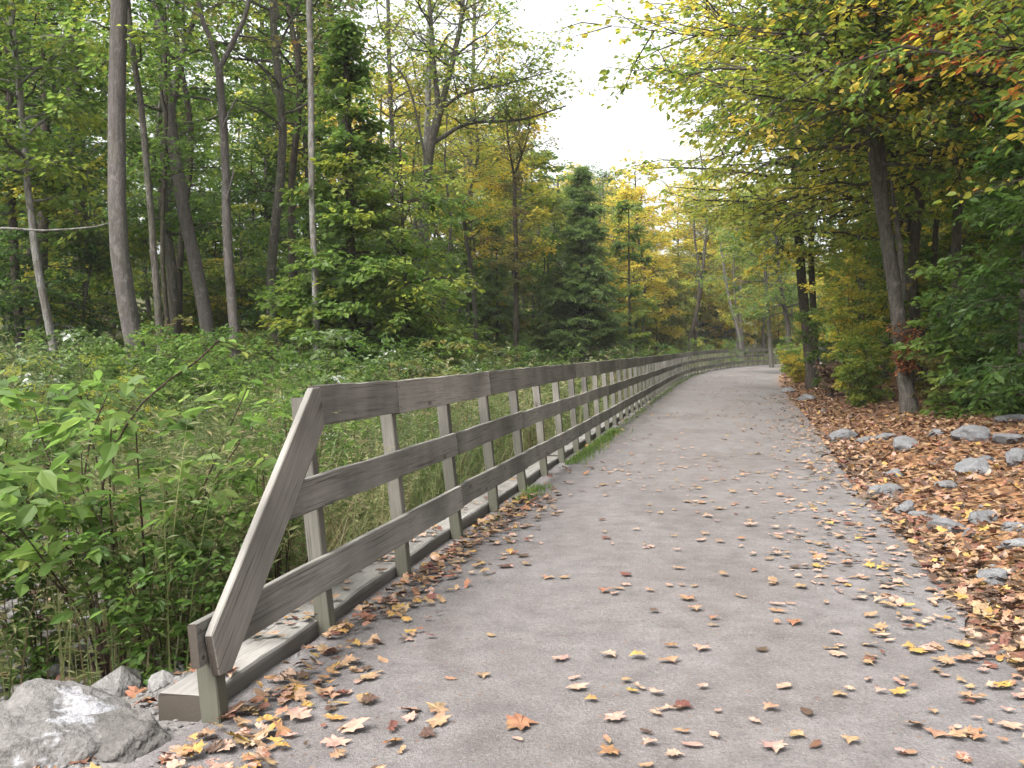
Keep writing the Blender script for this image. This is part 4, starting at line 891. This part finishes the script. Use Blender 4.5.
# ------------------------------------------------------------------ fallen leaves
def build_fallen():
    rng = np.random.default_rng(500); X = []; Y = []; Zo = []; C = []; A = []; TI = []; SZ = []; ZN = []
    def put(s, u, zone, prob, lift, tilt, size):
        P, D = along(s); n = len(s)
        X.append(P[:, 0] + D[:, 1] * u); Y.append(P[:, 1] - D[:, 0] * u); Zo.append(rng.uniform(.0, 1, n) * lift); C.append(rng.choice(6, n, p=prob))
        TI.append(np.full(n, tilt)); SZ.append(size * rng.uniform(.65, 1.35, n)); ZN.append(np.full(n, zone)); 
    #                tan pink yell oran redb brow
    pp = [.38, .40, .07, .05, .04, .06]; pd = [.34, .16, .14, .12, .12, .12]; pb = [.27, .06, .05, .08, .20, .34]
    # on the open path, in loose drifts
    n = 5200; s = -1.5 + 60 * rng.random(n) ** 2.0; u = rng.uniform(.15, PW, n); k = rng.random(n) < np.clip((vnoise(s, u, .8, 41) - .28) * 1.5, .08, 1) * (.6 + .4 * (u > PW * .72)); put(s[k], u[k], 0, pp, .001, .05, .087)
    n = 900; s = -1 + 34 * rng.random(n) ** 1.6; u = PW + widen(s) - np.abs(rng.normal(0, .45, n)); put(s, u, 0, pp, .006, .15, .085)
    # against the fence foot
    n = 1000; s = np.concatenate([rng.uniform(-1.0, 6.8, 850), rng.uniform(6, 60, 150)]); u = np.abs(rng.normal(.0, .24, n)) - .06; put(s, u, 1, pd, .02, .3, .078)
    n = 260; s = rng.uniform(-1.8, 5, n); u = rng.normal(-.62, .3, n); put(s, u, 1, pd, .01, .3, .09)
    n = 170; s = rng.uniform(-2.2, .4, n); u = rng.normal(.0, .55, n); put(s, u, 1, pd, .01, .25, .10)
    n = 60; s = 8 * rng.random(n) ** 1.2 + .2; u = rng.uniform(-.31, -.11, n); put(s, u, 1, pd, .004, .12, .075)
    # the bank
    n = 19000; s = -1.5 + 34 * rng.random(n) ** 1.25; u = PW + widen(s) + .02 + 4.2 * rng.random(n) ** 1.1; put(s, u, 2, pb, .05, .45, .092)
    n = 7000; s = 26 + 45 * rng.random(n); u = PW + widen(s) + 3.4 * rng.random(n); put(s, u, 2, pb, .05, .45, .12)
    n = 500; s = rng.uniform(-2, 4, n); u = PW - .05 + np.abs(rng.normal(0, .3, n)); put(s, u, 2, pb, .04, .35, .09)
    # the hollow beyond the shrub
    n = 700; s = rng.uniform(0, 9, n); u = -2.3 - .66 * s + rng.normal(0, 1.0, n); put(s, u, 3, pb, .03, .4, .11)
    X, Y, Zo, C, TI, SZ, ZN = map(np.concatenate, (X, Y, Zo, C, TI, SZ, ZN))
    s, u = su(X, Y); Z = ground_z(X, Y, True, s, u)
    onp = (u > 0) & (u < PW + .1 + widen(s))
    Z = np.where(onp, np.maximum(Z, zprof(s) + .009 + np.clip(.03 * (1 - ((u - PW / 2) / (PW / 2)) ** 2), -.03, 1)), Z)
    Z = np.where((u < -.10) & (u > -.315) & (s > .1), np.maximum(Z, zprof(s) + .094), Z) + .006 + Zo
    d = np.stack([np.cos(a := rng.uniform(0, 6.28, len(X))), np.sin(a), rng.normal(0, 1, len(X)) * TI * .6], -1)
    nr = np.stack([rng.normal(0, 1, len(X)) * TI, rng.normal(0, 1, len(X)) * TI, np.ones(len(X))], -1)
    Pos = np.stack([X, Y, Z], -1)
    # which show largest
    inview = (Y > 3.7) & (np.abs(X / np.maximum(Y, .1)) < .50) & ((CAMH - Z) / np.maximum(Y, .1) < .41)
    sc = np.where(inview & (ZN < 3), SZ / Y, 0); order = np.argsort(-sc); top = order[:299]
    zone = {0: 'lying on the open gravel path', 1: 'caught in the drift at the fence foot', 2: 'on the leaf-covered bank beside the path'}
    def tpl_of(shape, seed):
        V, F = (MAPLE, OVAL, OAKT)[shape]; V = V.copy(); r_ = np.random.default_rng(seed)
        V[:, 0] -= .45; V[:, :2] *= r_.uniform(.75, 1.1, 2); V[:, :2] += r_.normal(0, .035, (len(V), 2)); V[:, 2] = V[:, 2] * .5 + r_.uniform(-.12, .22) * (V[:, 0] ** 2) + r_.uniform(.0, .28) * V[:, 1] ** 2 + r_.normal(0, .022, len(V)); V[:, 2] -= V[:, 2].min(); return V, F
    T = [tpl_of(k % 3, 510 + k) for k in range(9)]
    meshes = {}
    def leaf_mesh(c, k):
        if (c, k) not in meshes:
            mb = MB(); mb.add(T[k][0], T[k][1], (c + .5) / 6); meshes[(c, k)] = mb.mesh('fallen_leaf')
        return meshes[(c, k)]
    big = (522 - 512) / 1000 * 4.1, 4.12
    def place(me, p, dd, nn, size):
        o = obj('fallen_leaf', me, M['fallen'])
        x = unit(dd); y = unit(np.cross(nn, x)); z = np.cross(x, y)
        m = Matrix((Vector(x * size), Vector(y * size), Vector(z * size))).transposed().to_4x4(); m.translation = Vector(p); o.matrix_world = m
        return o
    zb = float(zprof(np.array([0]))[0]) + .04
    o = place(leaf_mesh(3, 0), np.array([big[0], big[1], zb]), np.array([1, .15, 0.]), np.array([.05, -.1, 1.]), .155)
    tag(o, 'large orange leaf lying alone near the front of the path', 'leaf')
    for i in top:
        c = int(C[i]); k = int(rng.choice(9, p=np.array([.2, .04, .0933] * 3) / .9999)); kind = ('star-shaped', 'oval', 'lobed')[k % 3]
        o = place(leaf_mesh(c, k), Pos[i], d[i], nr[i], SZ[i])
        lab = f'fallen {FN[c]} {kind} leaf {zone[int(ZN[i])]}'
        tag(o, lab, 'leaf', lab.replace('fallen ', '').replace(' leaf ', ' leaves ', 1))
    rest = np.ones(len(X), bool); rest[top] = False
    rest &= (Y > 2.2) & (np.abs(X) < .62 * Y + 1.5)
    shape = rng.choice(9, len(X), p=np.array([.2, .04, .0933] * 3) / .9999); mb = MB()
    for k in range(9):
        q = rest & (shape == k); leaves(mb, Pos[q], d[q], nr[q], SZ[q], T[k], (C[q] + .5) / 6)
    tag(obj('leaf_litter', mb, M['fallen']), 'brown, orange and tan autumn leaf litter strewn over the bank and path edges', 'leaf litter', kind='stuff')

# ------------------------------------------------------------------ the wood behind
def forest():
    rng = np.random.default_rng(900)
    def proto(name, h, r, sp, lm, bm, seed, lean=(0, 0)):
        return tree(name, 'x', 'tree', (0, -500, 0), straight(h, lean, np.random.default_rng(seed)), r, r * .3, sp, M[lm], M[bm], seed, sides=7)
    PR = {
     'maple': [proto('tree', 15, .17, SP['maple'], 'green', 'bark', 901), proto('tree', 17, .19, spv('maple', cb=.28), 'green', 'bark', 902), proto('tree', 16, .18, spv('maple', cb=.4, gap=.15), 'turn', 'darkb', 912)],
     'tall': [proto('tree', 20, .19, SP['tall'], 'turn', 'greyb', 903), proto('tree', 21, .2, spv('tall', cb=.52, gap=.2), 'turn', 'bark', 904)],
     'under': [proto('understory_tree', 6.5, .06, SP['under'], 'green', 'darkb', 905), proto('understory_tree', 8, .07, spv('under', cb=.2, ll=2.6), 'turn', 'darkb', 906), proto('understory_tree', 5, .05, spv('under', cb=.08, ll=2.2), 'turn', 'bark', 913)],
     'sparse': [proto('tree', 19, .17, SP['sparse'], 'olive', 'greyb', 907), proto('tree', 18, .16, spv('sparse', cb=.35), 'olive', 'bark', 908)],
     'high': [proto('tree', 20, .13, SP['high'], 'turn', 'bark', 909), proto('tree', 19, .11, spv('high', cb=.6), 'green', 'greyb', 910)],
     'farmaple': [proto('tree', 16, .18, spv('maple', leaf=.30, lpt=20), 'gold', 'bark', 921), proto('tree', 17, .18, spv('maple', leaf=.30, lpt=20, cb=.24, ll=4), 'gold', 'bark', 922)],
     'fartall': [proto('tree', 20, .2, spv('tall', leaf=.30, lpt=18), 'gold', 'greyb', 923)],
     'farunder': [proto('understory_tree', 7, .07, spv('under', leaf=.26, lpt=18), 'gold', 'bark', 924)],
     'hem': [proto('conifer_tree', 13, .15, SP['hem'], 'hemlock', 'darkb', 911)],
    }
    used = set()
    def plant(kind, x, y, hs, lm, bm, label, group):
        fk = 'far' + kind if y > 55 and 'far' + kind in PR else kind
        src = PR[fk][rng.integers(0, len(PR[fk]))]
        base_h = {'maple': 16, 'tall': 20.5, 'under': 6.5, 'sparse': 18.5, 'high': 19.5, 'hem': 13}[kind]
        f = hs / base_h; loc = (x, y, gz(x, y) - .05); rz = rng.uniform(0, 6.28); wf = f ** .7 * rng.uniform(.9, 1.1)
        copy_thing(src, loc, rz, (wf, f), label, 'tree', group, {'crown': M[lm], 'trunk': M[bm]})
    form = {'maple': 'broad-crowned tree', 'tall': 'tall straight tree', 'under': 'low understorey tree', 'high': 'slim high-crowned tree', 'sparse': 'thin-leaved tall tree', 'hem': 'evergreen'}
    hue = {'deep': 'dark green', 'green': 'green', 'turn': 'yellow-green', 'yellow': 'yellow', 'gold': 'golden', 'olive': 'olive', 'hemlock': 'needle-leaved'}
    stem = {'bark': 'brown trunk', 'darkb': 'dark trunk', 'greyb': 'grey trunk', 'paleb': 'pale mottled trunk'}
    where = {'L': 'in the wood beyond the meadow', 'F': 'in the far wood behind the fence bend', 'R': 'up the slope behind the bank'}
    grp = {'L': 'trees in the wood beyond the meadow', 'F': 'trees in the far wood', 'R': 'trees up the slope behind the bank'}
    pts = []
    def sample(n, ok, kinds, probs, zone, mats, hr, mind, dlo, dhi, pxlo, pxhi):
        got = 0; tries = 0
        while got < n and tries < n * 60:
            tries += 1
            d = math.sqrt(rng.uniform(dlo ** 2, dhi ** 2)); px = rng.uniform(pxlo, pxhi); x = (px - 512) / 1000 * d
            s, u = su(np.array([x]), np.array([d])); s, u = s[0], u[0]
            if not ok(s, u, d, px): continue
            kind = rng.choice(kinds, p=probs); md = mind * (.45 if kind == 'under' else 1)
            if any((x - a) ** 2 + (d - b) ** 2 < md * md for a, b in pts[-400:]): continue
            h = rng.uniform(*hr[kind])
            # the sky gap above the trail stays open
            if 520 < px < 690 and kind != 'under':
                h = min(h, (HZ - rng.uniform(165, 200)) / 1000 * d + CAMH - gz(x, d))
            if 440 < px <= 520: h = min(h, (HZ - rng.uniform(90, 170)) / 1000 * d + CAMH - gz(x, d))
            if h < 3.5: continue
            pts.append((x, d)); lm, bm = mats(kind, d, px); got += 1
            lb = f'{hue[lm]} {form[kind]}, {stem[bm]}, {where[zone]}'; plant(kind, x, d, h, lm, bm, lb, f'{grp[zone]}: {hue[lm]} {form[kind]}, {stem[bm]}')
    hr = {'maple': (13, 19), 'tall': (18, 24), 'under': (4, 9), 'high': (16, 23), 'sparse': (15, 21), 'hem': (8, 15)}
    pick = lambda a, p: str(rng.choice(a, p=p))
    def ml(kind, d, px):
        bm = pick(['bark', 'darkb', 'greyb'], [.4, .45, .15])
        if kind == 'hem': return 'hemlock', 'darkb'
        if kind == 'under': return pick(['green', 'turn', 'yellow', 'deep'], [.33, .32, .15, .2]), bm
        if px < 300: return pick(['deep', 'green', 'turn', 'yellow'], [.24, .42, .29, .05]), bm
        return pick(['green', 'turn', 'yellow', 'olive', 'gold'], [.25, .3, .2, .15, .10]), bm
    kinds = ['maple', 'tall', 'under', 'high', 'sparse', 'hem']
    sample(48, lambda s, u, d, px: not (100 < px < 155) and u < -9.5 and u < -14 + d * .12, kinds, [.24, .16, .30, .22, .07, .01], 'L', ml, hr, 2.3, 28, 50, -60, 395)
    sample(36, lambda s, u, d, px: u < -8, kinds, [.34, .24, .20, .14, .07, .01], 'L', ml, hr, 3.0, 46, 80, -40, 430)
    sample(30, lambda s, u, d, px: u < -7, kinds, [.08, .14, .14, .40, .24, .0], 'L', ml, hr, 2.2, 46, 85, 425, 600)
    def mf(kind, d, px):
        bm = pick(['bark', 'darkb', 'greyb', 'paleb'], [.35, .35, .2, .1])
        if kind == 'hem': return 'hemlock', 'darkb'
        return pick(['gold', 'yellow', 'turn', 'olive', 'green'], [.34, .38, .18, .07, .03]), bm
    sample(84, lambda s, u, d, px: u < -5.5, kinds, [.36, .2, .20, .13, .10, .01], 'F', mf, hr, 2.9, 62, 125, 430, 800)
    sample(46, lambda s, u, d, px: u < -5, ['under'], [1.0], 'F', mf, hr, 2.6, 98, 150, 560, 860)
    def mr(kind, d, px):
        bm = pick(['bark', 'darkb', 'greyb'], [.4, .5, .1])
        if kind == 'hem': return 'hemlock', 'darkb'
        return pick(['green', 'turn', 'yellow', 'deep', 'gold'], [.33, .27, .16, .16, .08]), bm
    sample(46, lambda s, u, d, px: u > 8.0, kinds, [.34, .14, .36, .12, .02, .02], 'R', mr, hr, 2.4, 17, 50, 760, 1100)
    sample(30, lambda s, u, d, px: u > 6.5, kinds, [.40, .2, .3, .06, .02, .02], 'R', mr, hr, 3.0, 48, 110, 740, 1060)
    for l in PR.values():
        for p in l:
            for c in list(p.children): bpy.data.objects.remove(c)
            bpy.data.objects.remove(p)

def build_small():
    # weathered stump in the meadow and a pale dead bough among the trees
    x, y = (85 - 512) / 1000 * 15, 15.0; z = gz(x, y); rng = np.random.default_rng(61); mb = MB()
    n = 14; ang = np.arange(n) / n * 2 * math.pi; prof = [(-.2, .42), (.1, .36), (.45, .29), (1.0, .26), (1.22, .25)]
    V = []
    rr = 1 + .12 * rng.normal(0, 1, n)
    for h, r in prof: V += [[r * q * math.cos(a), r * q * math.sin(a), h + (rng.normal(0, .07) if h > 1.1 else 0)] for a, q in zip(ang, rr)]
    V.append([0, 0, 1.08]); F = [[k * n + j, k * n + (j + 1) % n, k * n + n + (j + 1) % n, k * n + n + j] for k in range(len(prof) - 1) for j in range(n)]
    top = [[(len(prof) - 1) * n + j, (len(prof) - 1) * n + (j + 1) % n, len(prof) * n] for j in range(n)]
    mb.add(V, [F, top]); o = obj('stump', mb.mesh('stump', True), M['darkb']); o.location = (x, y, z); tag(o, 'rotting brown stump in the meadow beside the yellow goldenrod clump', 'stump')
    mb = MB(); d = 20.0; pts = [at(-60, 236, d), at(0, 229, d), at(45, 231, d), at(92, 228, d), at(110, 224, d)]; base = np.array([pts[0][0], d, 0]); base[2] = pts[0][2]
    trunk_tube(mb, np.array(pts) - base, .035, .012, rng, 6, 0, 14, .1)
    P2 = [at(20, 188, d), at(60, 198, d), at(100, 212, d)]
    o = obj('dead_bough', mb.mesh('dead_bough', True), M['paleb']); o.location = base; tag(o, 'bare pale bough stretching level across the dark trees at frame edge', 'bough')

# ------------------------------------------------------------------ light, sky, camera
def build_haze():
    mb = MB(); x0, x1, y0, y1, z0, z1 = -185, 205, -60, 300, -4.5, 60
    V = [(x, y, z) for z in (z0, z1) for y in (y0, y1) for x in (x0, x1)]
    mb.add(V, [[[0, 2, 3, 1], [4, 5, 7, 6], [0, 1, 5, 4], [2, 6, 7, 3], [0, 4, 6, 2], [1, 3, 7, 5]]])
    m, t = nt('damp air'); v = nd(t, 'ShaderNodeVolumePrincipled', Density=HAZE); v.inputs['Color'].default_value = (.95, .96, .97, 1)
    o = t.nodes.new('ShaderNodeOutputMaterial'); t.links.new(v.outputs[0], o.inputs['Volume'])
    tag(obj('haze', mb, m), kind='stuff')
HAZE = 0.0003

def build_light():
    w = bpy.data.worlds.new('World'); S.world = w; w.use_nodes = True; t = w.node_tree; t.nodes.clear()
    EL, AZ = R(50), R(222)
    sk = t.nodes.new('ShaderNodeTexSky'); sk.sky_type = 'NISHITA'; sk.sun_disc = False; sk.sun_elevation = EL; sk.sun_rotation = AZ
    sk.air_density = 1.0; sk.dust_density = 6.0; sk.ozone_density = 1.0
    hs = nd(t, 'ShaderNodeHueSaturation', Saturation=0.12); t.links.new(sk.outputs[0], hs.inputs['Color'])
    bg = nd(t, 'ShaderNodeBackground', Strength=0.15); t.links.new(hs.outputs[0], bg.inputs[0])
    o = t.nodes.new('ShaderNodeOutputWorld'); t.links.new(bg.outputs[0], o.inputs[0])
    l = bpy.data.lights.new('sun', 'SUN'); l.energy = 1.5; l.angle = R(25); l.color = (1, .96, .9)
    lo = bpy.data.objects.new('sun', l); COL.objects.link(lo)
    dirv = Vector((math.sin(AZ) * math.cos(EL), math.cos(AZ) * math.cos(EL), math.sin(EL)))
    lo.rotation_euler = dirv.to_track_quat('Z', 'Y').to_euler(); lo.location = dirv * 60
    S.view_settings.view_transform = 'Standard'; S.view_settings.look = 'None'; S.view_settings.gamma = 1; S.view_settings.exposure = EXPOSURE
    c = bpy.data.cameras.new('camera'); c.sensor_width = 36; c.lens = 36 * 1000 / 1024; c.clip_end = 1000; c.clip_start = .05
    co = bpy.data.objects.new('camera', c); COL.objects.link(co); co.location = (0, 0, CAMH)
    co.rotation_euler = (R(90) - math.atan((384 - HZ) / 1000), 0, 0); S.camera = co
    S.cycles.max_bounces = 7; S.cycles.diffuse_bounces = 4; S.cycles.glossy_bounces = 2; S.cycles.transmission_bounces = 4; S.cycles.transparent_max_bounces = 4
    S.cycles.caustics_reflective = False; S.cycles.caustics_refractive = False; S.cycles.sample_clamp_indirect = 6
    S.cycles.use_denoising = True; S.cycles.use_adaptive_sampling = True; S.cycles.adaptive_threshold = .02
EXPOSURE = 1.75

build_ground(); build_path(); build_fence(); build_rocks(); build_fallen(); build_weeds(); build_shrubs(); hero_trees(); forest(); build_small(); build_haze(); build_light()
